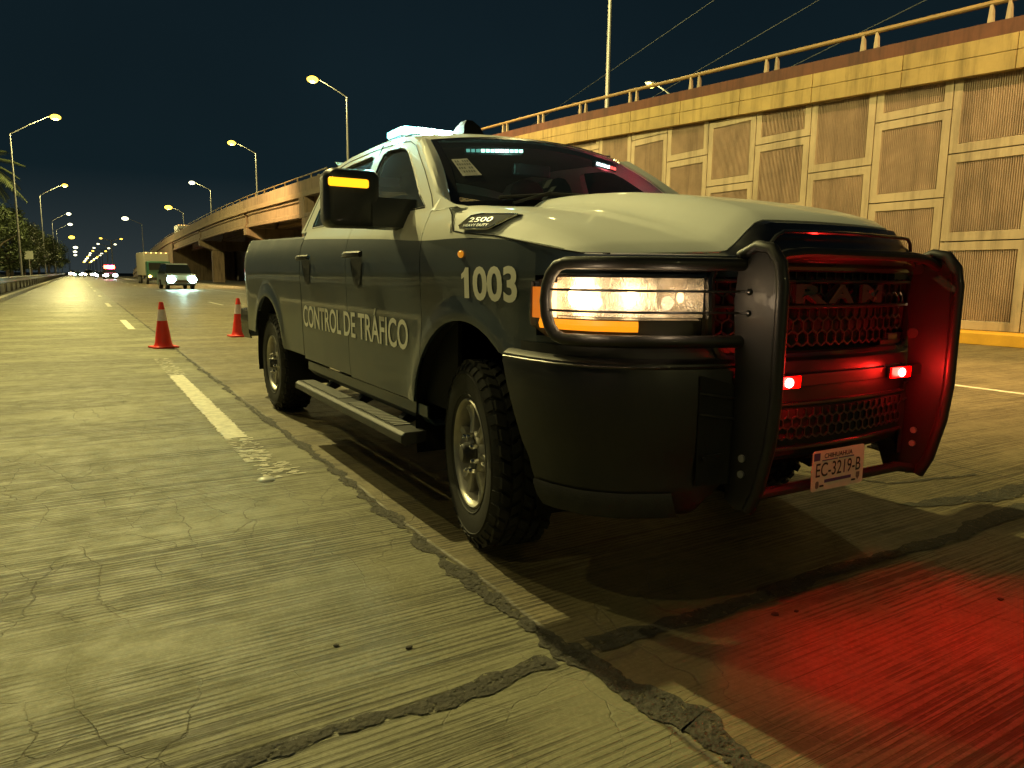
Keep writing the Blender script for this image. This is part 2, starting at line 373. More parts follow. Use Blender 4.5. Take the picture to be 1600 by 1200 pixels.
tag(strip('transverse_joint_seal', [(1.35,-.62),(1.9,-.80),(2.6,-.78),(3.4,-.8),(5,-.78)], [.03,.12,.10,.05,.04], .004, M_tarp, jag=.02, seed=10), kind='structure')
tag(strip('longitudinal_joint_seal', [(1.2,.55),(1.7,-.35),(2.4,-.5)], [.02,.03,.02], .0035, M_tarp, jag=.01, seed=12), kind='structure')

def dash(x0, x1, y0, y1, rag=.012, seed=0, z=.0042):
    """painted dash; ends and sides chipped by the grooves in the concrete"""
    rnd = random.Random(seed); g = []; y = y0
    while y < y1 + 1e-6:
        a = rnd.uniform(-rag, rag); b = rnd.uniform(-rag, rag)
        g.append([(x0+a, y, z), (x1+b, y, z)]); y += .022 if y1-y0 < 6 and y0 < 10 else .25
    mb = MB(); mb.grid(g); return mb
mk = dash(-1.545,-1.385,2.72,6.55,seed=1)
rnd = random.Random(4)
def chips(mb, y0, y1, x0, x1, dens):
    y = y0
    while y < y1:
        t = (y-y0)/(y1-y0)
        x = x0
        while x < x1:
            w = rnd.uniform(.02,.07)
            if rnd.random() < dens*(1-.4*t):
                h = rnd.uniform(.008,.016); a = rnd.uniform(-.004,.004)
                mb.add([(x,y,.0042),(x+w*.5,y+a-.003,.0042),(x+w,y,.0042),(x+w*.9,y+h,.0042),(x+w*.4,y+h+a,.0042),(x+.004,y+h*.8,.0042)], [(0,1,2,3,4,5)])
            x += w*.9
        y += .021
chips(mk, 1.95, 2.72, -1.55, -1.39, .62); chips(mk, 1.5, 1.95, -1.52, -1.32, .5)
chips(mk, 6.55, 8.5, -1.55, -1.39, .45)
tag(mk.build('lane_marking', M_line, smooth=False, weld=False), kind='structure')
mk = MB()
for k in range(1, 24):
    y = 2.75 + 12.0*k; q = dash(-1.53,-1.39,y,y+3.7,seed=k); mk.add(q.v, q.f)
for k in range(0, 22):
    y = 3.3 + 12.0*k; q = dash(2.33,2.46,y,y+3.7,seed=50+k); mk.add(q.v, q.f)
q = dash(6.33,6.44,-30,60,rag=.004,seed=99); mk.add(q.v, q.f)
tag(mk.build('lane_marking', M_line, smooth=False, weld=False), kind='structure')

# road stud
o = MB().lathe([(0,.019),(.02,.018),(.038,.013),(.048,.006),(.052,.0)], 24).build('road_stud', mat('ceramic', (.72,.70,.60), .25, coat=.5), loc=(-1.52,1.48,.002))
tag(o, 'small round cream ceramic stud on the road past the end of the worn lane dash', 'road stud')
# small dark stones by the joint
for i, (x, y, s) in enumerate([(-.31,-1.18,.016),(-.22,-1.2,.010),(.55,-1.52,.013),(-1.75,-.62,.010),(-1.55,-.75,.012)]):
    b = MB(); rnd = random.Random(i)
    b.ball((0,0,s*.25), s, s*.8, s*.35, 9, 6); b.v = [(vx*rnd.uniform(.8,1.2), vy*rnd.uniform(.8,1.2), max(0, vz)) for vx,vy,vz in b.v]
    o = b.build('stone', mat('stone', (.05,.045,.035), .9), loc=(x,y,.001)); tag(o, ['largest dark stone in front of the bumper on the red lit concrete','small stone right beside the largest one','lone stone far right on the red lit concrete','stone on the left lane nearer the joint','stone on the left lane farther from the joint'][i], 'stone', 'tiny stones on the road')

# ---- left kerb, verge, guard rail
kb = MB(); kb.box(-5.25,-5.02,-40,400,-.02,.17); tag(kb.build('kerb', M_kerb, bevel=.02), kind='structure')
vg = MB(); vg.box(-60,-5.25,-40,900,-.3,.06); tag(vg.build('verge', M_soil), kind='structure')
gr = empty('guard_rail', (-5.7,0,0), label='long galvanised steel guard rail behind the left kerb below the trees', cat='guard rail')
prof = [(.0,.56),(.035,.60),(.035,.64),(0,.70),(0,.74),(.035,.80),(.035,.84),(0,.88)]
b = MB(); b.grid([[(x, y, z+.03) for x,z in prof] for y in [4*k for k in range(-2, 70)]])
b.build('beam', M_galv, gr, solid=.006)
for k in range(0, 60):
    y = 4*k + 2; MB().box(-.17,-.05,y-.08,y+.08,.05,.86).build('post', mat('rail_post',(.10,.09,.07),.7), gr)
# bands of holes/dark gap under the top edge of the rail are the W-profile itself

# ---- yellow kerb and service road island on the right
kb = MB(); kb.box(12.62,13.30,-20,52,-.02,.24); tag(kb.build('yellow_kerb', M_kerby, bevel=.03), kind='structure')
kb = MB()
pts = [(9.4,14),(9.3,40),(9.1,62),(7.6,84),(6.0,105),(5.6,140),(5.8,240),(6,500)]
for (x0,y0),(x1,y1) in zip(pts, pts[1:]): kb.bar((x0,y0,.06),(x1,y1,.06),.3,.2)
tag(kb.build('median_kerb', M_kerb), kind='structure')

# ---- retaining wall
PW = 1.69; Y0 = 5.93
def top_z(y):     # underside of the coping
    return 5.0 + .053*(y-1.0) if y < 20 else itp([(20,6.0),(49,7.15),(58,7.25),(76,7.2),(96,6.95),(119,6.6),(157,5.9),(185,4.9),(260,1.6)], y)
wall = empty('retaining_wall', (13.3,0,0), label='tall beige concrete retaining wall of staggered ribbed panels behind the truck', cat='wall')
b = MB()
bk = [[(.10,y,.2),(.10,y,top_z(y)+.3)] for y in [-20,0,20,49.5]]
b.grid(bk).build('backing', M_gap, wall)
def panel(yc0, yc1, z0, z1, zt0, zt1):
    """one facing panel: raised frame, recess with vertical ribs; z1 capped by the coping line"""
    fw = .17; gp = .012; x = -.1 ; a, b_ = yc0+gp, yc1-gp; m = MB()
    def cap(y, z): return min(z, lerp(zt0, zt1, (y-yc0)/(yc1-yc0)) + .04)
    zl, zh = z0+gp, z1-gp
    if zl > min(zt0, zt1): return
    # outer front frame as four strips + edge returns
    iy0, iy1, iz0, iz1 = a+fw, b_-fw, zl+fw, zh-fw
    def q(y0_,z0_,y1_,z1_,x_=x):
        m.add([(x_,y0_,cap(y0_,z0_)),(x_,y1_,cap(y1_,z0_)),(x_,y1_,cap(y1_,z1_)),(x_,y0_,cap(y0_,z1_))], [(0,3,2,1)])
    m.cur = 0
    q(a,zl,iy0,zh); q(iy1,zl,b_,zh); q(iy0,zl,iy1,iz0)
    if iz1 < min(zt0,zt1)+.04: q(iy0,iz1,iy1,zh)
    for (ya,za,yb,zb) in ((a,zl,a,zh),(b_,zl,b_,zh)):
        m.add([(x,ya,cap(ya,za)),(x,yb,cap(yb,zb)),(x+.19,yb,cap(yb,zb)),(x+.19,ya,cap(ya,za))], [(0,1,2,3)])
    m.add([(x,a,cap(a,zl)),(x,b_,cap(b_,zl)),(x+.19,b_,cap(b_,zl)),(x+.19,a,cap(a,zl))], [(0,1,2,3)])
    if zh < min(zt0,zt1): m.add([(x,a,zh),(x,b_,zh),(x+.19,b_,zh),(x+.19,a,zh)], [(0,3,2,1)])
    # recess sides
    d = .045
    if iz0 < min(zt0,zt1):
        it0, it1 = cap(iy0,iz1), cap(iy1,iz1)
        ring_o = [(x,iy0,iz0),(x,iy1,iz0),(x,iy1,it1),(x,iy0,it0)]; ring_i = [(x+d,py+(.015 if k in (0,3) else -.015),pz+(.015 if k < 2 else -.015)) for k,(px,py,pz) in enumerate(ring_o)]
        m.add(ring_o+ring_i, [(0,1,5,4),(1,2,6,5),(2,3,7,6),(3,0,4,7)])
        m.cur = 1; nr = 30; w = (iy1-iy0-.03)/nr; lo, hi = [], []
        for k in range(nr):
            y = iy0+.015+k*w
            for yy, dx in ((y,d),(y+w*.36,d),(y+w*.46,d-.026),(y+w*.90,d-.026)):
                lo.append((x+dx, yy, iz0+.015)); hi.append((x+dx, yy, lerp(it0, it1, (yy-iy0)/(iy1-iy0))-.015))
        lo.append((x+d,iy1-.015,iz0+.015)); hi.append((x+d,iy1-.015,it1-.015))
        m.grid([lo,hi])
    m.build('panel', [M_conc, M_rec], wall, smooth=False, weld=False)
for c in range(-4, 26):
    ya = Y0 + PW*c; yb = ya + PW
    lv = [.24,2.03,3.80,5.57,7.34,9.1] if (c % 2) else [.24,1.16,2.94,4.70,6.47,8.24]
    for z0, z1 in zip(lv, lv[1:]): panel(ya, yb, z0, z1, top_z(ya), top_z(yb))
# coping band and brown parapet with steel rail
ys = [-20 + 2.25*k for k in range(0, 32)]
def band(mb, ya, yb, x0, x1, za, zb):
    """sloped block following the coping: za,zb offsets over top_z"""
    p = [(x, y, top_z(y)+z) for y in (ya,yb) for z in (za,zb) for x in (x0,x1)]
    mb.add(p, [(0,1,3,2),(4,6,7,5),(0,4,5,1),(2,3,7,6),(0,2,6,4),(1,5,7,3)])
cp = MB(); cp2 = MB(); pr = MB()
for ya, yb in zip(ys, ys[1:]):
    band(cp, ya+.008, yb-.008, -.24, .3, 0, .34); band(cp, ya+.008, yb-.008, -.232, .3, .352, .66)
    band(pr, ya, yb, -.16, .2, .66, .96)
cp.build('coping', M_conc2, wall, smooth=False, bevel=.008)
pr.build('parapet', M_brown, wall, smooth=False)
b = MB(); b.tube([(-.05, y, top_z(y)+1.34) for y in ys], .055, 10); b.build('rail', M_rail, wall)
for k in range(-2, 18):
    for dy in (0, .33):
        y = 5.03 + 2.72*k + dy
        q = MB(); z = top_z(y)
        q.prism([(y-.045,z+.95),(y+.07,z+.95),(y+.035,z+1.33),(y-.02,z+1.33)], -.09, -.01, 'x'); q.build('rail_post', M_conc, wall, bevel=.006)

# ---- bridge continuing from the wall
br = empty('overpass_bridge', (13.3,49.5,0), label='curving beige concrete overpass bridge beyond the wall, carrying a truck', cat='bridge')
def bo(y): return y-49.5
yb_ = [49.5 + 4*k for k in range(0, 54)]
def bz(y): return itp([(49.5,8.35),(60,8.55),(76,8.82),(90,8.9),(100,8.88),(119,8.68),(157,8.05),(185,6.95),(215,5.2),(262,1.7)], y)
def sweep(mb, x0, x1, z0, z1, y0=49.5, y1=262, step=4):
    y = y0; g = []
    while y <= y1: 
        z = bz(y); g.append([(x0,bo(y),max(-.1,z+z0)),(x1,bo(y),max(-.1,z+z0)),(x1,bo(y),max(0,z+z1)),(x0,bo(y),max(0,z+z1)),(x0,bo(y),max(-.1,z+z0))]); y += step
    mb.grid(g); return mb
sweep(MB(), -.16,.2,-.85,0).build('parapet', M_bridge, br, smooth=False)
sweep(MB(), -.24,11,-1.25,-.86).build('deck', mat('deck_edge',(.36,.27,.17),.85,noise=.2,nscale=.5), br, smooth=False)
sweep(MB(), 10.8,11.1,-.85,0).build('far_parapet', M_bridge, br, smooth=False)
b = MB(); b.tube([(-.0,bo(y),bz(y)+.35) for y in yb_], .05, 6)
for y in yb_[:-1]: b.bar((0,bo(y),bz(y)-.02),(0,bo(y),bz(y)+.35),.08,.1,up=(0,1,0))
b.build('rail', M_rail, br)
bounds = [55.5, 79.0, 113.0, 148.0]
for k, (ya, yb) in enumerate(zip(bounds, bounds[1:])):
    for gx in (.25, 3.4, 6.6, 9.8):
        g_ = []
        for y in [lerp(ya+.6, yb-.6, t/6) for t in range(7)]:
            z = bz(y)-1.26; s = .24
            g_.append([(gx-s,bo(y),z),(gx-s,bo(y),z-.25),(gx-.06,bo(y),z-.36),(gx-.06,bo(y),z-1.1),(gx-s,bo(y),z-1.22),(gx-s,bo(y),z-1.5),(gx+s,bo(y),z-1.5),(gx+s,bo(y),z),(gx-s,bo(y),z)])
        m = MB(); m.grid(g_); n9 = 9*6; m.add(g_[0][:-1], [tuple(range(8))]); m.add(g_[-1][:-1], [tuple(range(8))]); m.build('girder', M_bridge, br, smooth=False)
for y in bounds[1:3]:
    z = bz(y)-2.8
    m = MB(); m.prism([(-.1,z),(11.1,z),(11.1,z-.5),(9.2,z-1.35),(1.8,z-1.35),(-.1,z-.7)], bo(y)-.75, bo(y)+.75, 'y'); m.build('pier_cap', M_bridge, br, smooth=False, bevel=.05)
    for px in (2.4, 8.2): MB().box(px-.8,px+.8,bo(y)-.55,bo(y)+.55,-.1,z-1.34).build('pier', M_bridge, br, smooth=False, bevel=.05)
b = MB(); b.box(-.3,11.1,bo(49.6),bo(55.5),-.1,5.6); b.box(-.3,.5,bo(54.6),bo(56.2),5.6,7.2)
for k in range(7): b.box(-.36,-.3,bo(50.6),bo(54.8),.8+k*.8,1.1+k*.8)
b.build('abutment', M_bridge, br, smooth=False, bevel=.03)
b = MB(); b.box(11.3,11.6,bo(84),bo(165),-.1,6.6); b.build('far_side_wall', mat('underpass_wall',(.22,.19,.16),.9,noise=.3,nscale=.5), br, smooth=False)
# far solid ramp (trapezoid wing wall) after the last span
m = MB(); ysr = [148,157,170,185,200,215,240,262]
m.grid([[(-.05,bo(y),-.1),(-.05,bo(y),max(0,bz(y)-1.26))] for y in ysr]).grid([[(10.9,bo(y),-.1),(10.9,bo(y),max(0,bz(y)-1.26))] for y in ysr])
m.add([(-.05,bo(148),-.1),(10.9,bo(148),-.1),(10.9,bo(148),bz(148)-1.26),(-.05,bo(148),bz(148)-1.26)], [(0,1,2,3)])
m.build('ramp_wall', M_bridge, br, smooth=False)

# ---- street lamps
M_pole = mat('lamp_pole', (.34,.34,.32), .5, metal=.5, noise=.15, nscale=2)
M_sod = emis('sodium_glow', (1,.62,.055), 5.5); M_cool = emis('cool_glow', (.95,.92,.55), 5)
def street_lamp(loc, h=14.0, arm=(3.7,0,2.0), label='', cat='street lamp', group='', glow=None, power=9000, light=True, bulb=.26, col=SOD, r=.11):
    t = empty('street_lamp', loc, 0, label, cat, group)
    MB().tube([(0,0,0),(0,0,h*.5),(0,0,h)], [r,r*.8,r*.55], 10).build('pole', M_pole, t)
    MB().box(-.2,.2,-.2,.2,0,.08).build('base_plate', M_pole, t)
    A = Vector(arm); MB().tube([(0,0,h-.05),(A.x*.5,A.y*.5,h+A.z*.52),(A.x,A.y,h+A.z)], [r*.5,r*.4,r*.35], 8).build('arm', M_pole, t)
    sg = 1 if A.x > 0 else -1
    hd = MB(); hd.ball((A.x+sg*.35,A.y,h+A.z+.03), .48, .2, .11, 12, 6)
    hd.build('lamp_head', M_pole, t)
    bl = MB(); bl.ball((A.x+sg*.4,A.y,h+A.z-.10), bulb*1.3, bulb*1.1, bulb*.75, 12, 8); bl.build('lens', glow or M_sod, t)
    if light:
        l = lamp_light('street_lamp_light', (A.x+sg*.4,A.y,h+A.z-.45), power, col, .25); l.parent = t
    return t
LN = ['nearest and tallest left street lamp, its pole beside the palm fronds', 'second street lamp of the left row, its arm above the tree tops',
      'third street lamp of the left row, paler light on a short looking arm', 'fourth street lamp of the left row, pale light just above the tree tops', 'fifth and lowest street lamp of the left row, yellow light over the last trees']
for i, y in enumerate((83, 148, 220, 268, 330)):
    street_lamp((-7,y,.06), 14.1 if i != 4 else 12.6, (3.4,0,2.0), LN[i], group='street lamps along the left verge', glow=M_cool if i in (2,3) else M_sod, power=14000, bulb=(.36,.36,.42,.5,.8)[i])
LB = ['tall street lamp standing behind the bridge rail right over the truck cab roof', 'second street lamp on the bridge, its arm over the beige deck', 'third street lamp on the bridge, pale light', 'fourth and farthest street lamp on the bridge beside the crest']
for i, y in enumerate((56, 90.5, 125.5, 161)):
    zb = bz(y)-.9
    street_lamp((17.0,y,zb), (15.3,15.6,14.6,13.4)[i]-zb, (-2.3,0,1.0), LB[i], group='street lamps on the bridge', glow=M_cool if i == 2 else M_sod, power=2500, bulb=(.34,.36,.36,.55)[i])
z = top_z(22)+.66
street_lamp((17.0,22.3,z), 15.3-z, (-2.3,0,1.0), 'tall lamp mast rising behind the wall rail, its head out of the frame', group='street lamps on the bridge', power=3000)
t = street_lamp((26.6,27.8,2.0), 8.5, (-2.1,0,.8), 'small street lamp with yellow light glowing just above the wall rail', group='street lamps on the bridge', power=500, bulb=.16)
# median row far away
for i in range(13):
    y = 262 + i*52; x = 7.6 + (i%2)*.4
    t = empty('street_lamp', (x,y,0), 0, (['nearest and largest','second nearest','third nearest','fourth','fifth','sixth','seventh','eighth','ninth','tenth','eleventh','twelfth','farthest and faintest'][i] + ' twin armed street lamp') + ' on the far median', 'street lamp', 'far street lamps on the median')
    MB().tube([(0,0,0),(0,0,11.2)], .16, 6).build('pole', M_pole, t)
    MB().tube([(-2.6,0,11.9),(0,0,11.1),(2.6,0,11.9)], .1, 5).build('arm', M_pole, t)
    s = .42 + i*.05
    for sx in (-2.8, 2.8): MB().ball((sx,0,11.8), s, s*.7, s*.5, 10, 6).build('lens', M_cool if i%3 else M_sod, t)
for i, (x, y) in enumerate([(11.4,190),(-5.5,430),(-5.8,520),(-5.8,620)]):
    street_lamp((x,y,0), 12.5, (-3,0,1.2) if x > 0 else (3,0,1.2), ['pale single street lamp between the far median row and the bridge','nearest of three tiny lamps beyond the last left trees','middle of three tiny lamps beyond the last left trees','farthest of three tiny lamps beyond the last left trees'][i],
                group='' if x > 0 else 'far street lamps on the left verge', glow=M_cool, light=False, bulb=.55 if x > 0 else .8)

street_lamp((38.6,112,0), 7.0, (-1.6,0,.5), 'small cool street lamp seen through the opening under the bridge', group='', glow=M_cool, light=False, bulb=.3)
# ---- overhead cables
def cable(a, b, label, sag=.5):
    P = [Vector(a).lerp(Vector(b), t/14) - Vector((0,0,4*sag*(t/14)*(1-t/14))) for t in range(15)]
    tag(MB().tube(P, .014, 5).build('overhead_cable', mat('cable', (.10,.11,.11), .6)), label, 'cable')
cable((20,34,5.6), (20,-22,15.2), 'thin overhead cable farthest right, rising from behind the wall rail to the top edge', .02)
cable((20.2,46,5.0), (20.2,-22,17.6), 'middle one of three thin overhead cables above the wall rail', .02)
cable((20.4,56,5.6), (20.4,-22,20.2), 'faint overhead cable nearest the tall lamp mast', .02)

# ---- trees on the left
def leaf_mat(name, c1, c2):
    m = bpy.data.materials.new(name); m.use_nodes = True; n = m.node_tree.nodes; L = m.node_tree.links; b = n['Principled BSDF']
    g = n.new('ShaderNodeNewGeometry'); r = n.new('ShaderNodeValToRGB'); r.color_ramp.elements[0].color = (*c1,1); r.color_ramp.elements[1].color = (*c2,1)
    L.new(g.outputs['Random Per Island'], r.inputs[0]); L.new(r.outputs[0], b.inputs['Base Color']); b.inputs['Roughness'].default_value = .6
    b.inputs['Transmission Weight'].default_value = 0
    return m
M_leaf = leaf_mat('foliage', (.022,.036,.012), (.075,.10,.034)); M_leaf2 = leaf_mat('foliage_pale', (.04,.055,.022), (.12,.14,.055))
M_bark = mat('bark', (.09,.07,.05), .9, noise=.4, nscale=6)
def tree(loc, h, rx, ry, seed, label, leaves=5200, m=None, group='trees behind the guard rail', ls=.16, low=.12):
    rnd = random.Random(seed); t = empty('tree', loc, 0, label, 'tree', group)
    tk = MB(); tk.tube([(0,0,-.1),(.1,.05,h*.25),(.05,-.1,h*.45)], [h*.03,h*.022,h*.015], 9)
    cl = []
    for k in range(26):
        a = rnd.uniform(0, 6.283); e = rnd.uniform(-.9, 1.0); q = rnd.uniform(.35,1.0)
        c = Vector((math.cos(a)*rx*q*math.sqrt(1-e*e*.75), math.sin(a)*ry*q*math.sqrt(1-e*e*.75), h*(low+(1-low)*(.5+.44*e))))
        cl.append((c, rnd.uniform(.20,.38)*min(rx,ry,h*.4)))
    for c, r in cl[:12]: tk.tube([(.05,-.05,h*.3), (c.x*.45,c.y*.45,lerp(h*.3,c.z,.6)), tuple(c)], [h*.012,h*.008,h*.003], 6)
    tk.build('trunk', M_bark, t)
    cr = MB(); V = cr.v; F = cr.f
    for k in range(leaves):
        c, r = cl[rnd.randrange(len(cl))]
        d = Vector((rnd.gauss(0,1), rnd.gauss(0,1), rnd.gauss(0,.8))); d = d.normalized()*r*(rnd.random()**.45)*1.15
        p = c + d; s = ls*rnd.uniform(.5,1.3)
        u = Vector((rnd.gauss(0,1), rnd.gauss(0,1), rnd.gauss(0,.6))).normalized()*s; w = u.cross(Vector((rnd.gauss(0,1),rnd.gauss(0,1),rnd.gauss(0,1)))).normalized()*s*.42
        b = len(V); V += [tuple(p-u*.5), tuple(p+w*.5), tuple(p+u*.6), tuple(p-w*.5)]; F.append([b,b+1,b+2,b+3]); cr.mi.append(0)
    cr.build('crown', m or M_leaf, t, smooth=False, weld=False)
    return t
TL = [((-9.9,88,.0), 8.4, 2.9,5.0, 1,'nearest leafy tree at the left edge, left of the white road sign'),
      ((-9.6,104,.0), 7.6, 2.9,5, 2,'dark tree directly behind the white road sign'),
      ((-10.2,120,.0), 9.6, 3.2,6, 3,'tall tree between the road sign and the second left lamp pole'),
      ((-9.8,140,.0), 9.0, 3.2,6, 4,'paler bushy tree just in front of the second left lamp pole'),
      ((-10.0,166,.0), 10.2, 3.6,7, 5,'dense tree just behind the second left lamp pole'),
      ((-9.8,196,.0), 10.4, 3.8,9, 6,'dark tree in front of the third left street lamp'),
      ((-9.0,236,.0), 12.0, 4.0,10, 7,'bright yellow green tree lit by the lowest lamp'),
      ((-8.6,290,.0), 12.5, 4.2,12, 8,'last tree of the row next to the distant traffic')]
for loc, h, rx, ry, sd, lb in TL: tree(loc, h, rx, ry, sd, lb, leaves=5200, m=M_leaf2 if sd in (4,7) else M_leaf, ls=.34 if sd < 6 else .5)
# feathery palm-like tree whose fronds reach into the sky at the left edge
t = empty('palm_tree', (-10.6,93,0), 0, 'tall palm with feathery fronds in front of the nearest left street lamp pole', 'tree', 'trees behind the guard rail')
MB().tube([(0,0,0),(.1,0,5),(0,0,12.6)], [.22,.17,.15], 10).build('trunk', M_bark, t)
cr = MB(); rnd = random.Random(5)
for k in range(26):
    a = k*2.4; el = rnd.uniform(-.5,.95); Lf = rnd.uniform(3.4,4.6); d = Vector((math.cos(a),math.sin(a),0))
    P = [Vector((0,0,12.6)) + d*Lf*s*math.cos(el*(1-s*.5)) + Vector((0,0,Lf*(math.sin(el)*s - .45*s*s))) for s in [i/10 for i in range(11)]]
    cr.tube(P, [.05]*10+[.02], 4)
    side = d.cross(Vector((0,0,1)))
    for i in range(1,11):
        for sgn in (-1,1):
            for q in range(3):
                p = P[i-1].lerp(P[i], q/3); l = 1.0*math.sin(math.pi*min(1,(i+.3)/11.5))+.15; tip = p + side*sgn*l + (P[i]-P[i-1]).normalized()*l*.6 + Vector((0,0,-l*.35))
                wv = (P[i]-P[i-1]).normalized()*.07; cr.add([p-wv,p+wv,tip],[(0,1,2)])
cr.build('crown', M_leaf2, t, smooth=False, weld=False)
tree((15.4,72,0), 3.9, 2.2,2.6, 21, 'small dark bush growing under the overpass beside the pier', leaves=3000, group='', ls=.14)

# road sign (plain pale board seen from behind)
sg = empty('road_sign', (-6.9,96,.05), 0, 'small pale square road sign on a thin post behind the guard rail', 'road sign')
MB().tube([(0,0,0),(0,0,3.5)], .05, 8).build('post', M_galv, sg)
MB().box(-.42,.42,-.045,-.04,2.55,3.45).build('board', mat('sign_board', (.34,.35,.28), .5, noise=.15), sg)
MB().box(-.3,.3,-.04,-.0,2.8,2.86).build('bracket', M_galv, sg)

# ---- traffic cones
M_cone = mat('cone_red', (.75,.035,.02), .45, noise=.12, nscale=9); M_refl = mat('cone_collar', (.78,.66,.70), .35, noise=.12, nscale=30)
def cone(loc, rz, label):
    t = empty('traffic_cone', loc, rz, label, 'traffic cone', 'red traffic cones behind the truck')
    h = .74
    def rr(z): return lerp(.135, .032, (z-.03)/(h-.03))
    MB().lathe([(rr(.03)+.022,.028),(rr(.035)+.006,.045),(rr(.09),.09),(rr(.43),.43),(rr(h)+.001,h-.01),(rr(h)-.006,h),(rr(h)-.012,h-.01)], 28).build('body', M_cone, t)
    MB().lathe([(rr(.44)+.003,.44),(rr(.62)+.003,.62)], 28).build('collar', M_refl, t, solid=.002)
    b = MB(); n = 8; s = .19; c = .035; P = [(s-c,-s),(s,-s+c),(s,s-c),(s-c,s),(-s+c,s),(-s,s-c),(-s,-s+c),(-s+c,-s)]
    b.prism(P, 0, .03, 'z'); b.build('base', M_cone, t, bevel=.008)
    return t
cone((-1.26,10.2,.0), .25, 'left and nearer red traffic cone with white collar standing on the lane joint')
cone((.24,12.0,.0), .1, 'right hand red traffic cone with white collar close to the truck bed')
# ================================================================== THE PICKUP TRUCK
# truck axes: x across (near side negative), y backwards from the front axle, z up
TR = empty('pickup_truck', (0,0,0), 0, 'grey and white patrol pickup truck with black grille guard, lit light bar and amber signals', 'pickup truck')
def SX(z):
    return sitp([(.35,.93),(.5,.955),(.65,.972),(.8,.978),(.95,.980),(1.1,.985),(1.22,.990),(1.32,.986),(1.40,.972),(1.46,.948),(1.51,.925)], z)
PLAN = [(-.45,.985),(-.60,.978),(-.74,.955),(-.84,.915),(-.92,.84),(-.985,.72),(-1.03,.60),(-1.06,.47),(-1.085,.30),(-1.10,.15),(-1.105,0)]   # (y, x) of the nose outline
def plan_poly(off=0, y0=None):
    P = [Vector((x, y)) for y, x in PLAN]
    if y0 is not None and y0 > -.45: P = [Vector((.985, y0))] + P
    Q = []
    for i, p in enumerate(P):
        t = (P[min(i+1,len(P)-1)] - P[max(i-1,0)]).normalized(); nrm = Vector((-t.y, t.x)); 
        if nrm.x*p.x + nrm.y*(p.y+.2) < 0: nrm = -nrm
        if i == len(P)-1: nrm = Vector((0,-1))
        Q.append(p + nrm*off)
    if y0 is not None and y0 < -.45:
        while len(Q) > 2 and Q[1].y > y0: Q.pop(0)
        a, b = Q[0], Q[1]; Q[0] = a.lerp(b, (a.y-y0)/(a.y-b.y)) if a.y > y0 else a
    return Q
def resample(P, n):
    d = [0]
    for a, b in zip(P, P[1:]): d.append(d[-1] + (b-a).length)
    out = []
    for k in range(n+1):
        t = d[-1]*k/n; i = 0
        while i < len(P)-2 and d[i+1] < t: i += 1
        out.append(P[i].lerp(P[i+1], (t-d[i])/max(1e-9, d[i+1]-d[i])))
    return out
def nose_y(x):       # y of nose outline at |x|
    return sitp([(x_,y_) for y_,x_ in PLAN][::-1], abs(x))
WH = [(-.01,.445),(3.78,.445)]; RA = .565
def flare(y, z):
    b = 0
    for wy, wz in WH:
        d = math.hypot(y-wy, z-wz)
        b += .014*math.exp(-((d-.585)/.05)**2) * sm(.40,.6,z)
    return b
def side_x(y, z):
    x = SX(z) + flare(y, z)
    if y > 4.6: x -= .10*((y-4.6)/.36)**2.4
    return x
def arch(y, base):
    z = base
    for wy, wz in WH:
        if abs(y-wy) < RA: z = max(z, wz + math.sqrt(max(0, RA*RA-(y-wy)**2)))
    return z
def ycols(y0, y1, n):
    ys = [lerp(y0, y1, i/n) for i in range(n+1)]
    for wy, _ in WH:
        for a in [math.pi*k/22 for k in range(23)]:
            y = wy + RA*math.cos(a)
            if y0 < y < y1: ys.append(y)
        for s in (-1,1):
            y = wy + s*RA*1.001
            if y0 < y < y1: ys.append(y)
    ys = sorted(ys); out = [ys[0]]
    for y in ys[1:]:
        if y - out[-1] > .002: out.append(y)
    return out
SPL = [(-.86,1.279),(-.64,1.314),(-.3,1.345),(0,1.360),(.45,1.365),(.92,1.390),(1.6,1.418),(2.45,1.450),(2.62,1.452)]
def side_panel(name, y0, y1, zb, zt, sgn, split=True, n=14, rows=12, front=None):
    g = []; ys = ycols(y0, y1, n)
    cols = [(y, None) for y in ys]
    mb = MB(); lo = []; up = []
    for y in ys:
        b = arch(y, zb(y)); t = zt(y); s = min(t-.004, sitp(SPL, y)) if split else t
        lo.append([(sgn*side_x(y, z), y, z) for z in [lerp(b, s, k/rows) for k in range(rows+1)]])
        if split: up.append([(sgn*side_x(y, z), y, z) for z in [lerp(s, t, k/4) for k in range(5)]])
    mb.cur = 0; mb.grid(lo)
    if split: mb.cur = 1; mb.grid(up)
    return mb
def mirror_build(mbf, name, m, **kw):
    out = []
    for sgn in (-1, 1):
        out.append(mbf(sgn).build(name, m, TR, **kw))
    return out
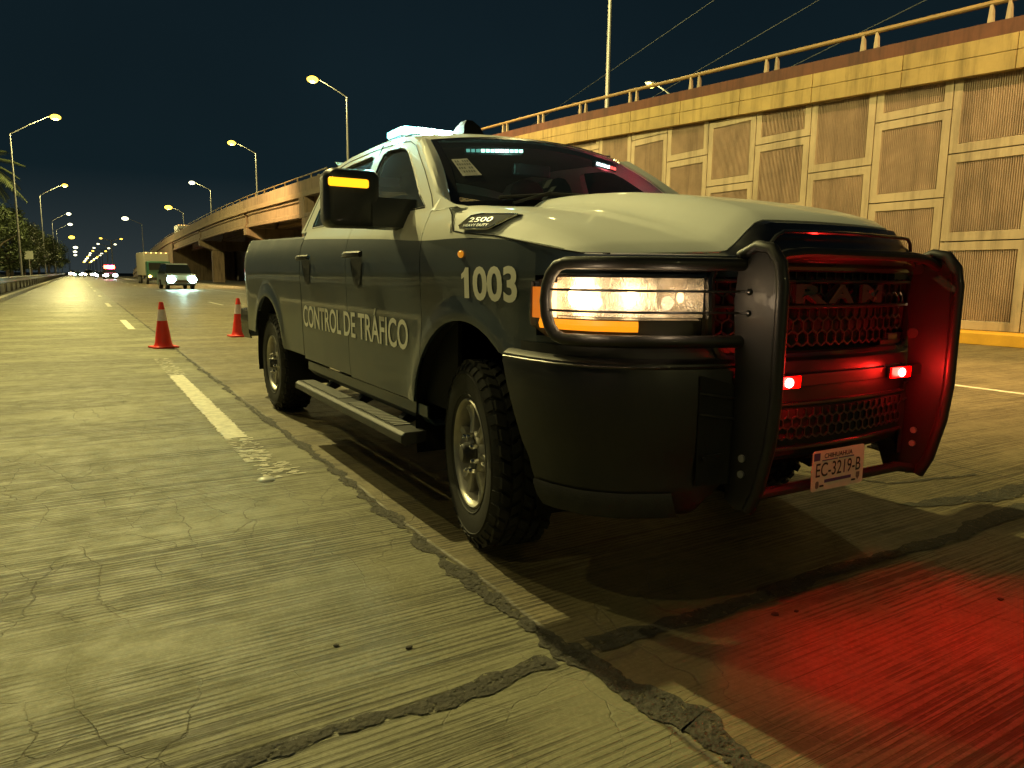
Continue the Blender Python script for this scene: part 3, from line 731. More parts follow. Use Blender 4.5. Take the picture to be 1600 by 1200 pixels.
# --- doors
def flat(v): return lambda y: v
def door_top(y): return 1.508
door = {}
for sgn in (-1, 1):
    fd = side_panel('front_door', .434, 1.5605, flat(.57), door_top, sgn).build('front_door', [M_grey, M_white], TR, solid=.012)
    rd = side_panel('rear_door', 1.5665, 2.626, flat(.58), door_top, sgn).build('rear_door', [M_grey, M_white], TR, solid=.012)
    door[sgn] = (fd, rd)
    MB().box(min(sgn*.90,sgn*.88), max(sgn*.90,sgn*.88), .2, 2.64, .56, 1.44).build('door_backing', M_well, TR, smooth=False)  # dark sheet added behind the doors to keep light out of the gaps
    # sill
    mb = MB(); mb.grid([[(sgn*(SX(.52)-.012), y, .558),(sgn*(SX(.5)-.01), y, .50),(sgn*.90, y, .455),(sgn*.7,y,.45)] for y in (.45,1.2,2.0,2.62)])
    mb.build('sill', M_grey, TR, solid=.01)
    # fender wraps round the corner to the nose
    zt_ = lambda y: sitp([(-.86,1.280),(-.80,1.283),(-.52,1.328),(-.28,1.362),(0,1.385),(.10,1.394),(.16,1.45),(.22,1.500),(.43,1.508)], y)
    ys = ycols(-.45, .428, 8); lo = []; up = []
    for y in reversed(ys):
        b = arch(y, .60 if y > 0 else .90); t = zt_(y); s = min(t-.006, sitp(SPL, y))
        b = max(b, .60)
        lo.append([(sgn*side_x(y, z), y, z) for z in [lerp(b, s, k/12) for k in range(13)]])
        up.append([(sgn*side_x(y, z), y, z) for z in [lerp(s, t, k/3) for k in range(4)]])
    arc = resample(plan_poly(0), 40); loS, hiS = [], []
    for p in arc[1:29]:
        y = p.y; b = max(arch(y, .88), .88); t = zt_(y) if y > -.86 else 1.280; s = min(t-.004, sitp(SPL, y)); dx = p.x - .985
        def fx(z): return sgn*(SX(z) + flare(y, z)*(1-sm(.5,.7,-y)) + dx)
        full = y > -.575
        if full or not loS:
            lo.append([(fx(z), y, z) for z in [lerp(b, s, k/12) for k in range(13)]])
        if not full:
            loS.append([(fx(z), y, z) for z in [lerp(b, .990, k/4) for k in range(5)]]); hiS.append([(fx(z), y, z) for z in [lerp(1.206, s, k/4) for k in range(5)]])
        up.append([(fx(z), y, z) for z in [lerp(s, t, k/3) for k in range(4)]])
    mb = MB(); mb.grid(lo); mb.grid(loS); mb.grid(hiS); mb.cur = 1; mb.grid(up)
    mb.build('fender', [M_grey, M_white], TR, solid=.02)
    # bed side
    bt = lambda y: 1.462 + .022*(y-2.64)
    mb = side_panel('bed', 2.640, 4.955, lambda y: .60 if y < 3.8 else .66, bt, sgn, split=False, n=26, rows=16)
    top = [[(sgn*(side_x(y,bt(y))-d), y, bt(y)+h) for d, h in ((0,0),(.015,.014),(.06,.016),(.075,.0),(.08,-.45))] for y in [2.64+.1*k for k in range(23)]+[4.955]]
    mb.grid(top); mb.build('bed_side', M_grey, TR, solid=.012)
    # side frame of the cab with its two window openings
def GXx(z): return .925 - (z-1.505)*.415 - .12*max(0, z-1.88)**1.0
cu_out = [(.16,1.508),(.45,1.592),(.72,1.765),(.98,1.925),(1.12,1.975),(1.3,2.000),(1.76,2.018),(2.25,2.010),(2.48,1.985),(2.60,1.935),(2.665,1.85),(2.71,1.72),(2.76,1.58),(2.80,1.508)]
win_f = [(.53,1.530),(.66,1.600),(.90,1.765),(1.06,1.868),(1.14,1.905),(1.25,1.928),(1.46,1.940),(1.515,1.925),(1.528,1.88),(1.548,1.530)]
win_r = [(1.645,1.530),(1.665,1.88),(1.69,1.928),(1.76,1.945),(2.15,1.940),(2.36,1.925),(2.45,1.885),(2.49,1.80),(2.535,1.56),(2.52,1.530)]
def poly_fill(outer, holes):
    cu = bpy.data.curves.new('c', 'CURVE'); cu.dimensions = '2D'; cu.fill_mode = 'BOTH'
    for P in [outer] + holes:
        s = cu.splines.new('POLY'); s.points.add(len(P)-1); s.use_cyclic_u = True
        for i, (a, b) in enumerate(P): s.points[i].co = (a, b, 0, 1)
    o = bpy.data.objects.new('c', cu); COL.objects.link(o)
    me = bpy.data.meshes.new_from_object(o.evaluated_get(bpy.context.evaluated_depsgraph_get()))
    vs = [tuple(v.co) for v in me.vertices]; fs = [tuple(p.vertices) for p in me.polygons]
    bpy.data.objects.remove(o); bpy.data.meshes.remove(me); return vs, fs
vs, fs = poly_fill(cu_out, [win_f, win_r])
for sgn in (-1, 1):
    MB().add([(sgn*GXx(z), y, z) for y, z, _ in vs], fs).build('side_frame', M_white, TR, solid=.035, smooth=False)
    for nm, wp in (('front_side_window', win_f), ('rear_side_window', win_r)):
        v2, f2 = poly_fill(wp, [])
        MB().add([(sgn*(GXx(z)-.014), y, z) for y, z, _ in v2], f2).build(nm, M_glass, TR, smooth=False)
        # rubber seal round the opening
        MB().tube([(sgn*(GXx(z)-.004), y, z) for y, z in wp], .007, 6, closed=True).build('window_seal', M_plas, TR)
    # seam between doors seen on the frame
    MB().bar((sgn*(GXx(1.51)+.001),1.60,1.51),(sgn*(GXx(1.99)+.001),1.615,1.995),.005,.004,up=(0,1,0)).build('door_seam', M_well, TR)
    MB().tube([(sgn*(GXx(z)+.001), y, z) for y, z in [(.42,1.515),(.50,1.585),(.72,1.735),(1.0,1.905),(1.13,1.948),(1.3,1.968),(1.76,1.984),(2.25,1.976),(2.46,1.95),(2.57,1.90),(2.63,1.82),(2.67,1.70),(2.71,1.52)]], .0028, 4).build('door_seam', M_well, TR)
# A pillars + windscreen
NB = 16
def ws_pt(u, v):   # u -1..1 across, v 0..1 up
    a = abs(u)
    b = Vector((u*.815, .225 + .215*a**3.0, 1.545 - .025*a*a)); t = Vector((u*.665, .93 + .085*a*a, 1.995 - .050*a*a))
    p = b.lerp(t, v); p.y -= .035*math.sin(math.pi*v); p.z += .02*math.sin(math.pi*v); return p
g = [[tuple(ws_pt(-1+2*i/24, v/12)) for i in range(25)] for v in range(13)]
MB().grid(g).build('windscreen', M_wglass, TR)
# black band round the edge of the windscreen
mb = MB()
def wsn(u, v, o=.004): 
    p = ws_pt(u, v); q = p + Vector((0,-.6,.8)).normalized()*o; return tuple(q)
US = [-1+2*i/24 for i in range(25)]
mb.grid([[wsn(u,1) for u in US],[wsn(u,.955) for u in US]]); mb.grid([[wsn(u,0) for u in US],[wsn(u,.07) for u in US]])
for s in (-1,1): mb.grid([[wsn(s,v/12) for v in range(13)],[wsn(s*.955,v/12) for v in range(13)]])
mb.build('windscreen_border', mat('frit', (.008,.008,.009), .25, coat=.5), TR)
FE = [(.16,1.508),(.45,1.592),(.72,1.765),(.98,1.925),(1.12,1.975)]
for s in (-1, 1):
    a = [Vector((s*GXx(z), y, z)) for y, z in FE[:4]] ; a = [a[0].lerp(a[1], .75)] + a[1:]
    A = resample(a, 10); B = [ws_pt(s, v/10) for v in range(11)]
    rows = []
    for p, q in zip(A, B):
        m = (p+q)/2 + Vector((s*.012,-.018,.012)); rows.append([tuple(p), tuple(p.lerp(m,.5)+Vector((s*.004,-.004,.003))), tuple(m), tuple(m.lerp(q,.6)), tuple(q)])
    MB().grid(rows).build('windscreen_pillar', M_white, TR, solid=.02)
    # cowl corner linking pillar foot, hood and door
    c = [[(s*SX(1.50), .43, 1.507),(s*SX(1.5), .22, 1.500),(s*.90, .12,1.50)],[(s*GXx(1.56), .385, 1.562),(s*.885,.25,1.525),(s*.86,.17,1.512)],[(s*.815,.44,1.520),(s*.812,.33,1.519),(s*.80,.22,1.515)]]
    MB().grid(c).build('cowl_corner', M_white, TR, solid=.02)
# roof
def roof_edge(y): return sitp(cu_out[3:11], y)
rows = []
tops = [ws_pt(u, 1) for u in US]
rows.append([tuple(p) for p in tops])
ysr = [1.12,1.3,1.55,1.76,2.0,2.25,2.48,2.60,2.665]
for y in ysr:
    ze = itp(cu_out[3:11], y); xe = GXx(ze); row = []
    for u in US:
        yy = y - .05*(1-u*u)*max(0,(1.5-y)); crown = .058*(1-abs(u)**2.6) * (1 if y < 2.5 else lerp(1,.75,(y-2.5)/.17))
        row.append((u*xe, yy, ze + crown))
    rows.append(row)
mb = MB(); mb.grid(rows)
for s, j in ((-1,0),(1,24)):      # close gap to frame beside the windscreen head
    mb.add([rows[0][j], rows[1][j], (s*GXx(1.925),.98,1.925)], [(0,1,2)])
mb.build('roof', M_white, TR, solid=.02)
MB().grid([[ (x*.97, y+.02, z-.045) for x,y,z in r] for r in rows]).build('headliner', mat('headliner',(.10,.10,.095),.9), TR)
for s in (-1,1):   # roof drip channel
    MB().tube([(s*(GXx(z)-.045), y, z+.018) for y,z in cu_out[4:10]], .006, 5).build('roof_channel', M_plas, TR)
# back of cab
mb = MB(); mb.grid([[(-.9,2.79,.6),(.9,2.79,.6)],[(-.9,2.79,1.5),(.9,2.79,1.5)]])
mb.grid([[(-.90,2.79,1.50),(-.70,2.79,1.50)],[(-.715,2.66,1.97),(-.62,2.66,1.97)]]); mb.grid([[(.90,2.79,1.50),(.70,2.79,1.50)],[(.715,2.66,1.97),(.62,2.66,1.97)]])
mb.grid([[(-.62,2.665,1.94),(.62,2.665,1.94)],[(-.7,2.65,2.03),(.7,2.65,2.03)]])
mb.build('cab_back', M_white, TR, solid=.02, smooth=False)
MB().grid([[(-.70,2.785,1.50),(.70,2.785,1.50)],[(-.62,2.665,1.94),(.62,2.665,1.94)]]).build('rear_window', M_glass, TR)
# --- hood
def zedge(y): return itp([(-1.05,1.272),(-.81,1.286),(-.52,1.328),(-.28,1.362),(0,1.385),(.11,1.392),(.34,1.41)], y)
def zsh(y): return sitp([(-1.05,1.282),(-.9,1.318),(-.7,1.375),(-.4,1.432),(0,1.488),(.34,1.515)], y)
def dome(y): return sitp([(-1.05,.115),(-.8,.105),(-.4,.085),(0,.058),(.34,.045)], y)
def zsh_v(v): return sitp([(0,1.286),(.10,1.332),(.25,1.385),(.5,1.448),(.8,1.497),(1,1.512)], v)
def dome_v(v): return sitp([(0,.108),(.2,.104),(.5,.085),(.8,.060),(1,.048)], v)
def hood_s(a, x, y, v):
    ze, zs = zedge(y), zsh_v(v); side = ze + (zs-ze)*(1-(1-min(1,(1-a)/.13))**2.2)
    return side + .026*(1-a**2) + dome_v(v)*(1-sm(.36,.49,abs(x)))
def hood_z(a, x, y):       # a = |u|
    ze, zs = zedge(y), zsh(y)
    side = ze + (zs-ze)*(1-(1-min(1,(1-a)/.12))**2.2)
    crown = .026*(1-a**2)
    return side + crown + dome(y)*(1-sm(.37,.47,abs(x)))
us = sorted(set([round(-1+2*i/64,4) for i in range(65)] + [s*k for s in (-1,1) for k in (.985,.97,.955,.94,.9)]))
rows = []; hood_front = []
for k in range(29):
    v = k/28; row = []
    for u in us:
        a = abs(u); xr = SX(1.385)-.004
        yr = .30 - .19*a**9 - .04*(1-a); 
        # front edge follows the nose
        xf = .945*a; yf = nose_y(xf) + .055 - .03*(1-sm(.36,.5,xf))
        if a > .9: yf = nose_y(.945*a)+.055*(1-(a-.9)/.1*.4)
        x_end = lerp(.945, xr, min(1, v*3))
        y = lerp(yf, yr, v); x = u*x_end
        row.append((x, y, hood_s(a, x, y, v) - (.012 if k == 0 else 0)))
    rows.append(row)
hood_front = rows[0]
hood = MB().grid(rows).build('hood', M_white, TR, solid=.012)
for s in (-1,1):
    B_ = [p for p in rows[-1] if s*p[0] > 0 and abs(p[0]) > .855]; B_ = sorted(B_, key=lambda p: -abs(p[0]))
    g_ = []
    for i, (x,y,z) in enumerate(B_):
        t = i/(len(B_)-1); yy = lerp(.118,.225,t); zt__ = itp([(.10,1.394),(.16,1.45),(.22,1.500)], yy)
        g_.append([(s*(side_x(yy, zt__)-.001), yy, zt__), (x, y+.005, z-.004)])
    MB().grid(g_).build('cowl_side', M_white, TR, solid=.01)
for s in (-1,1):
    pth = [(.225,1.502),(.17,1.47),(.13,1.425),(.10,1.395)] + [(y, zedge(y)-.003) for y in (0,-.14,-.28,-.4,-.52,-.65,-.75)]
    MB().tube([(s*(side_x(y,z)+.0005), y, z) for y,z in pth] + [(s*.935,-.80,1.281),(s*.88,-.885,1.279)], .0028, 6).build('hood_gap', M_well, TR)
# cowl panel + wipers
mb = MB(); mb.grid([[(u*.80,.18+.13*abs(u)**3,1.50) for u in US],[tuple(ws_pt(u,.02)+Vector((0,0,.002))) for u in US]]); mb.build('cowl_panel', M_plas, TR)
for x0, x1 in ((-.62,-.02),(.05,.66)):
    a = ws_pt(x0/.815, .06) + Vector((0,-.02,.02)); b = ws_pt(x1/.8, .10) + Vector((0,-.02,.02)); w = MB()
    w.tube([a, a.lerp(b,.5)+Vector((0,-.012,.012)), b], .009, 6); w.bar(ws_pt(x0/.9,.02)+Vector((0,-.02,.01)), a.lerp(b,.45)+Vector((0,-.02,.02)), .018,.012)
    w.build('wiper', M_plas, TR)
# nose cap: black panel from hood edge down to grille top / headlight top
cap_rows = []
fr = [p for p in hood_front if abs(p[0]) <= .93]
def nose_pt(x, off): return nose_y(x) - off
for (off, dz, zt2) in ((.0,-.004,None),(.035,-.012,None),(.062,None,.5),(.070,None,.15),(.045,None,0),(-.02,None,-.25)):
    row = []
    for (x,y,z) in fr:
        a = sm(.40,.62,abs(x)); bot = lerp(1.262, 1.222, a)
        if dz is not None: zz = z + dz; yy = y - off*lerp(1,.6,a)
        else: zz = lerp(bot, z-.02, zt2) if zt2 >= 0 else bot - .01; yy = nose_y(x) - (off)*lerp(1,.30,a)
        row.append((x*(1 if abs(x)<.8 else lerp(1,.99,(abs(x)-.8)/.13)), yy, zz))
    cap_rows.append(row)
MB().grid(cap_rows).build('grille_cap', M_black, TR)
rdg = []
for (x,y,z) in fr:
    if abs(x) > .60: continue
    k = sm(.36,.52,abs(x)); rdg.append((x, nose_y(x)-lerp(.068,.034,k), lerp(z-.045, 1.262, k)))
MB().tube(rdg, .0065, 6).build('cap_ridge', mat('ridge_black',(.02,.02,.02),.3,coat=.6), TR)
# hood side badge on both sides
for sgn in (-1, 1):
    def hs(y, z, o=.004):
        # side of the hood near its edge
        a_lo, a_hi = .86, 1.0
        for _ in range(24):
            am = (a_lo+a_hi)/2; x = am*(SX(1.385)-.004)
            vv = (y+.86)/(1.05) if True else 0
            if hood_s(am, x, y, max(0,min(1,vv))) > z: a_lo = am
            else: a_hi = am
        return (sgn*((a_lo)*(SX(1.385)-.004)+o), y, z)
    P = [(.03,1.412),(.005,1.400),(-.235,1.388),(-.27,1.402),(-.345,1.440),(-.10,1.456),(-.03,1.452)]
    base = MB(); base.add([hs(y,z,.024) for y,z in P] + [hs(y,z,-.004) for y,z in P], [tuple(range(7))] + [(i,(i+1)%7,(i+1)%7+7,i+7) for i in range(7)])
    bd = base.build('hood_badge', mat('badge_black',(.010,.010,.012),.7,spec=.08), TR, smooth=False)
    MB().tube([hs(y,z,.022) for y,z in P], .004, 6, closed=True).build('badge_rim', M_chrome, bd)
    d = -1 if sgn < 0 else 1
    def place(x, y, dd): 
        yy = (-.045 - x) if sgn < 0 else (-.245 + x); zz = 1.424 + y + (yy+.045)*.035
        return hs(yy, zz, .0275)
    text_mb('2500', .019, place, width=.18, bold=.0).build('badge_number', mat('badge_silver',(.45,.45,.43),.4,metal=.5), bd, smooth=False)
    def place2(x, y, dd):
        yy = (-.020 - x) if sgn < 0 else (-.220 + x); return hs(yy, 1.407 + y + (yy+.02)*.04, .0275)
    text_mb('HEAVY DUTY', .010, place2, width=.20, bold=.015).build('badge_lettering', MATS['badge_silver'], bd, smooth=False)

# --- grille
def hexnet(mb, x0, x1, z0, z1, s, yf, r=.006):
    w = s*math.sqrt(3); nr = int((z1-z0)/(1.5*s)) + 2; ncx = int((x1-x0)/w) + 2
    done = set()
    for i in range(nr):
        for j in range(ncx):
            cx = x0 + j*w + (w/2 if i % 2 else 0); cz = z0 + i*1.5*s
            pts = [(cx + s*math.sin(math.pi/3*k), cz + s*math.cos(math.pi/3*k)) for k in range(6)]
            for k in range(6):
                a, b = pts[k], pts[(k+1)%6]; key = tuple(sorted(((round(a[0],3),round(a[1],3)),(round(b[0],3),round(b[1],3)))))
                if key in done: continue
                done.add(key)
                if all(x0 <= p[0] <= x1 and z0 <= p[1] <= z1 for p in (a,b)):
                    mb.bar((a[0],yf(a[0]),a[1]),(b[0],yf(b[0]),b[1]),r,r*1.5,up=(0,1,0))
M_grl = mat('grille_black', (.022,.022,.023), .32, coat=.4)
XS = [-.56+1.12*i/20 for i in range(21)]
MB().grid([[(x, nose_y(x)+.05, .93) for x in XS],[(x, nose_y(x)+.05, 1.25) for x in XS]]).build('grille_backing', M_well, TR)
mb = MB(); hexnet(mb, -.54,.54,.945,1.235,.030, lambda x: nose_y(x)+.012); mb.build('grille_mesh', M_grl, TR, smooth=False, weld=False)
fr_ = MB(); loop = [(x,1.245) for x in XS] + [(.575,1.20),(.565,1.0),(.53,.945)] + [(x,.930) for x in XS[::-1][1:-1]] + [(-.53,.945),(-.565,1.0),(-.575,1.20)]
fr_.tube([(x, nose_y(x)-.002, z) for x,z in loop], .017, 8, closed=True)
fr_.build('grille_frame', M_black, TR)
mb = MB()
for z in (1.195, 1.105): mb.tube([(x, nose_y(x)-.004, z) for x in XS], .007, 6)
mb.build('grille_bar', M_grl, TR)
M_let = mat('grille_letters', (.05,.05,.052), .28, coat=.5)
for s_, xa, wd in (('R',-.225,.145),('A',-.055,.15),('M',.125,.165)):
    mb = text_mb(s_, .062, lambda x,y,d: (xa+x, nose_y(xa+x)-.016, 1.120+y), width=wd, bold=.045)
    nv = len(mb.v); nf = list(mb.f); mb.add([(x,y+.014,z) for x,y,z in mb.v[:nv]], [f[::-1] for f in nf])
    mb.build('grille_letter', M_let, TR, smooth=False, solid=.012)
def rrect(w, h, r, n=5):
    P = []
    for cx, cy, a0 in ((w-r,h-r,0),(-w+r,h-r,90),(-w+r,-h+r,180),(w-r,-h+r,270)):
        for k in range(n+1): a = R(a0+90*k/n); P.append((cx+r*math.cos(a), cy+r*math.sin(a)))
    return P
pc = (.007, -1.168, .506)
# --- front bumper
def bump_row(off, z, y0, n=40):
    P = plan_poly(off, y0); P = resample(P, n)
    return P
prof = [(-.03,.930),(.012,.930),(.038,.915),(.046,.885),(.050,.80),(.050,.70),(.046,.60),(.036,.545),(.040,.50),(.034,.43),(.0,.385),(-.04,.38)]
rows = []
for off, z in prof:
    y0 = itp([(.38,-.69),(.46,-.655),(.70,-.53),(.87,-.445),(.93,-.43)], z)
    P = bump_row(off, z, y0); row = []
    for p in P:
        k = sm(.42,.62,p.x)          # centre section ends higher
        zz = z if z > .56 else lerp(.575 - (.55-z)*.12 if z < .55 else z, z, k)
        row.append((-p.x, p.y, zz))
    full = row + [(-x, y, zz) for x, y, zz in row[::-1][1:]]
    rows.append(full)
MB().grid(rows).build('front_bumper', mat('bumper_black', (.010,.010,.010), .42, coat=.12, noise=.2, nscale=5), TR, solid=.008)
vr = []
for off, z in ((.046,.475),(.052,.462),(.050,.42),(.034,.385),(0,.372)):
    P = resample(plan_poly(off, itp([(.38,-.69),(.475,-.65)], z)), 40); row = [(-p.x, p.y, z) for p in P if p.x > .63]; vr.append(row[:18])
for s in (-1,1): MB().grid([[(-s*x,y,z) for x,y,z in r] for r in vr]).build('valance', mat('valance_plastic',(.030,.030,.028),.7,noise=.3,nscale=16,bump=.2,bscale=200), TR, solid=.006)
for s in (-1,1):
    xs_ = [lerp(.455,.635,i/6) for i in range(7)]
    rc = MB().grid([[(s*x, nose_y(x)-.056, .50+.02*0) for x in xs_],[(s*x, nose_y(x)-.056, .83+.05*(x-.455)/.18) for x in xs_]]).build('bumper_recess', M_well, TR, smooth=False)
    for k in range(2): MB().tube([(s*x, nose_y(x)-.059, .72+k*.07+.03*(x-.455)/.18) for x in xs_], .004, 6).build('recess_fin', M_grl, rc)
    P = resample(plan_poly(.051,-.45), 40); MB().tube([(s*p.x, p.y, .905) for p in P if p.x > .5], .004, 5).build('bumper_edge', M_black, TR)
    for zz_ in (.55,.62): MB().ball((s*.90,-.93,zz_), .0, .0, .0) if False else None
XL = [-.46+.92*i/16 for i in range(17)]
lg = MB(); hexnet(lg, -.44,.44,.625,.745,.024, lambda x: nose_y(x)-.058, r=.005); lg.build('lower_grille', M_grl, TR, smooth=False, weld=False)
MB().grid([[(x, nose_y(x)-.0535, .612) for x in XL],[(x, nose_y(x)-.0535, .757) for x in XL]]).build('lower_grille_backing', M_well, TR)
mb = MB(); 
for z in (.765,.605): mb.tube([(x, nose_y(x)-.056, z) for x in XL], .008, 6)
mb.tube([(x, nose_y(x)-.050, .868) for x in XL], .006, 6); mb.build('bumper_trim', M_black, TR)
for s in (-1,1):
    MB().prism(rrect(.045,.011,.008), 0, .01, 'y').build('tow_hook_slot', M_well, TR, loc=(s*.585,-1.108,.60), smooth=False)
    MB().box(s*.58 if s>0 else -.66, .66 if s>0 else s*.58, -1.085,-1.078,.60,.625).build('bumper_reflector', mat('slot',(.3,.3,.3),.3), TR) if False else None
# black lip below the headlight
for s in (-1,1):
    rowA = resample(plan_poly(.004, -.5), 24)[:19]
    MB().grid([[(s*p.x, p.y, z) for p in rowA] for z in (.925,.965)] ).build('filler_panel', M_plas, TR)
# --- headlights
M_refl_ = mat('headlight_reflector_glow', (.80,.76,.68), .22, metal=.9, noise=.2, nscale=60, bump=.5, bscale=180)
_n = M_refl_.node_tree.nodes; _l = M_refl_.node_tree.links; _b = _n['Principled BSDF']; _z = _n.new('ShaderNodeTexNoise'); _z.inputs['Scale'].default_value = 32; _z.inputs['Detail'].default_value = 6
_q = _n.new('ShaderNodeMapRange'); _q.inputs[1].default_value = .38; _q.inputs[2].default_value = .68; _q.inputs[3].default_value = .02; _q.inputs[4].default_value = .26
_t = _n.new('ShaderNodeTexCoord'); _l.new(_t.outputs['Object'], _z.inputs['Vector']); _l.new(_z.outputs['Fac'], _q.inputs[0]); _l.new(_q.outputs[0], _b.inputs['Emission Strength']); _b.inputs['Emission Color'].default_value = (1,.66,.32,1)  # noisy emission paints the lit look of the bowl onto the reflector
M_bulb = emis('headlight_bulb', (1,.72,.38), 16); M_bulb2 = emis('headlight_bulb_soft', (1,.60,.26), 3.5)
M_amb = emis('amber_lens', (1,.30,.008), 1.5); M_ambd = mat('amber_plastic', (.75,.16,.02), .3, coat=.5, emit=(1,.25,.02), estr=.7)
M_clear = glass('headlight_cover', (.93,.92,.90))
for s in (-1,1):
    P0 = plan_poly(.0, -.56); arcN = resample(P0, 60)
    def ah(i, off, z):     # i: index along the nose outline
        p = arcN[int(i)]; q = arcN[min(60,int(i)+1)]; t = (q-p).normalized(); n = Vector((t.y,-t.x))
        if n.x*p.x + n.y*(p.y) < 0: n = -n
        return (s*(p.x+n.x*off), p.y+n.y*off, z)
    i1 = next(i for i,p in enumerate(arcN) if p.x < .585)
    hz0, hz1 = .985, 1.212
    idx = list(range(1, i1+1, 1))
    def zlo(i): return hz0 + .012*sm(i1*.4,i1,i) + .045*(1-sm(0,7,i))
    def zhi(i): return hz1 - .03*(1-sm(0,9,i))
    hl = MB()      # housing: dark rim and bowl behind the lens
    hl.grid([[ah(i,o,(zlo(i) if k < 3 else zhi(i))) for i in idx] for k,o in ((0,.006),(1,.018),(2,-.055+.0*i1),(3,-.055),(4,.018),(5,.006))])
    for e_ in (idx[0], idx[-1]): hl.add([ah(e_,.018,zlo(e_)),ah(e_,-.055,zlo(e_)),ah(e_,-.055,zhi(e_)),ah(e_,.018,zhi(e_))],[(0,1,2,3)])
    hb = hl.build('headlight', mat('headlight_housing',(.10,.095,.09),.35,metal=.3), TR)
    # cover lens
    MB().grid([[ah(i,.018,zlo(i)),ah(i,.026,lerp(zlo(i),zhi(i),.25)),ah(i,.028,lerp(zlo(i),zhi(i),.6)),ah(i,.018,zhi(i))] for i in idx]).build('cover_lens', M_clear, hb)
    # reflector facets
    a, b = 6, i1-1
    rf = MB()
    for (ia, ib) in ((a, int(lerp(a,b,.36))), (int(lerp(a,b,.38)), int(lerp(a,b,.70))), (int(lerp(a,b,.72)), b)):
        n = 10; g = []
        for k in range(n+1):
            i = lerp(ia, ib, k/n); u = 2*k/n-1; row = []
            for m_i in range(9):
                w = m_i/8*2-1; dpt = .040 - .032*max(0,1-u*u)*max(0,1-w*w) - .03; z = lerp(1.068, 1.200, m_i/8)
                p = arcN[int(i)].lerp(arcN[min(60,int(i)+1)], i-int(i)); q = ah(i, 0, z); t = (arcN[min(60,int(i)+1)]-arcN[int(i)]).normalized(); nn = Vector((t.y,-t.x)); nn = nn if nn.x*p.x+nn.y*p.y > 0 else -nn
                o_ = -.012 - .040*max(0,1-u*u)*max(0,1-w*w)
                row.append((s*(p.x+nn.x*o_), p.y+nn.y*o_, z))
            g.append(row)
        rf.grid(g)
    rf.build('reflector', M_refl_, hb)
    for t_, r, mt in ((.18,.026,M_bulb),(.54,.019,M_bulb),(.86,.014,M_bulb2)):
        i = lerp(a,b,t_); x,y,z = ah(i,-.014,1.136); q = MB(); q.ball((x,y,z), r*.9, r*.9, r*1.35, 14, 8); q.build('bulb', mt, hb)
    # bright crescent at the outer end
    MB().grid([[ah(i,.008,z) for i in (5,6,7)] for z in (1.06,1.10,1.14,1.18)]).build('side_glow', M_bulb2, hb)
    ist = int(lerp(a,b,.62))
    MB().grid([[ah(i,.010,1.020) for i in range(3,ist)],[ah(i,.016,1.038) for i in range(3,ist)],[ah(i,.010,1.056) for i in range(3,ist)]]).build('turn_signal', M_amb, hb)
    MB().grid([[ah(i,.010,z) for i in (1,2,3,4)] for z in (1.055,1.09,1.13,1.165)]).build('side_marker', M_ambd, hb)
    mb = MB(); mb.grid([[ah(i,.006,1.060) for i in range(4,b)],[ah(i,-.010,1.066) for i in range(4,b)]]); mb.build('divider', M_chrome, hb)
l = lamp_light('headlight_glow', (-1.02,-.93,1.12), 1.1, (1,.72,.42), .03); l.parent = TR
l = lamp_light('headlight_glow', (-.74,-1.07,1.12), .7, (1,.72,.42), .03); l.parent = TR
# --- grille guard
GX_ = .50
gg = MB()
def guard_plate(s):
    m = MB(); outl = [(-1.10,1.275),(-1.17,1.305),(-1.225,1.295),(-1.262,1.25),(-1.275,1.18),(-1.275,.80),(-1.262,.66),(-1.225,.50),(-1.19,.425),(-1.14,.415),(-1.09,.44),(-1.085,.52),(-1.105,.62),(-1.105,.9),(-1.085,1.12)]
    m.prism(outl, s*GX_-.005, s*GX_+.005, 'x'); return m, outl
for s in (-1,1):
    m, outl = guard_plate(s)
    up_ = m.build('guard_upright', mat('guard_black',(.013,.012,.012),.5,coat=.12,noise=.25,nscale=9), TR, smooth=False)
    MB().tube([(s*GX_, y, z) for y, z in outl[:9]], .021, 12).build('guard_tube', MATS['guard_black'], up_)
    for y, z in ((-1.16,.60),(-1.16,.545)): MB().lathe([(0,-.008),(.013,-.008),(.013,.0)], 10, 'x', c=(s*GX_-.006,y,z)).build('bolt', M_galv, up_)
    for y, z in ((-1.15,1.158),(-1.15,1.088)): MB().ball((s*GX_-.008 if s<0 else GX_+.008, y, z), .008,.011,.011, 8, 6).build('bolt', M_black, up_)
    # headlight hoop
    offp = plan_poly(.062, -.70); A = resample(offp, 60)
    # path: from plate outwards along top, round, back along bottom
    k1 = next(i for i,p in enumerate(A) if p.x < .50)
    top = [(s*A[i].x, A[i].y, 1.247) for i in range(k1, 5, -3)]
    def rnd_end(i): return A[i]
    e1 = []
    zc, rr = 1.120, .127
    for q in range(0, 9):
        a_ = math.pi/2 - math.pi*q/8; i = 5 - 4.2*math.cos(a_); p = A[int(i)].lerp(A[int(i)+1], i-int(i)); e1.append((s*p.x, p.y, zc + rr*math.sin(a_)))
    bot = [(s*A[i].x, A[i].y, .993) for i in range(6, k1+1, 3)]
    MB().tube(top + e1 + bot, .021, 12).build('headlight_hoop', MATS['guard_black'], TR)
    bb = MB()
    for z in (1.158,1.088): bb.tube([(s*A[i].x, A[i].y+.004, z) for i in range(2, k1, 3)] + [(s*GX_, -1.15, z)], .0042, 6)
    bb.build('headlight_bar', MATS['guard_black'], TR)
mb = MB(); mb.tube([(-.50,-1.19,1.255),(-.40,-1.20,1.282),(-.30,-1.205,1.290),(.30,-1.205,1.290),(.40,-1.20,1.282),(.50,-1.19,1.255)], .018, 10)
mb.build('guard_top_bar', MATS['guard_black'], TR)
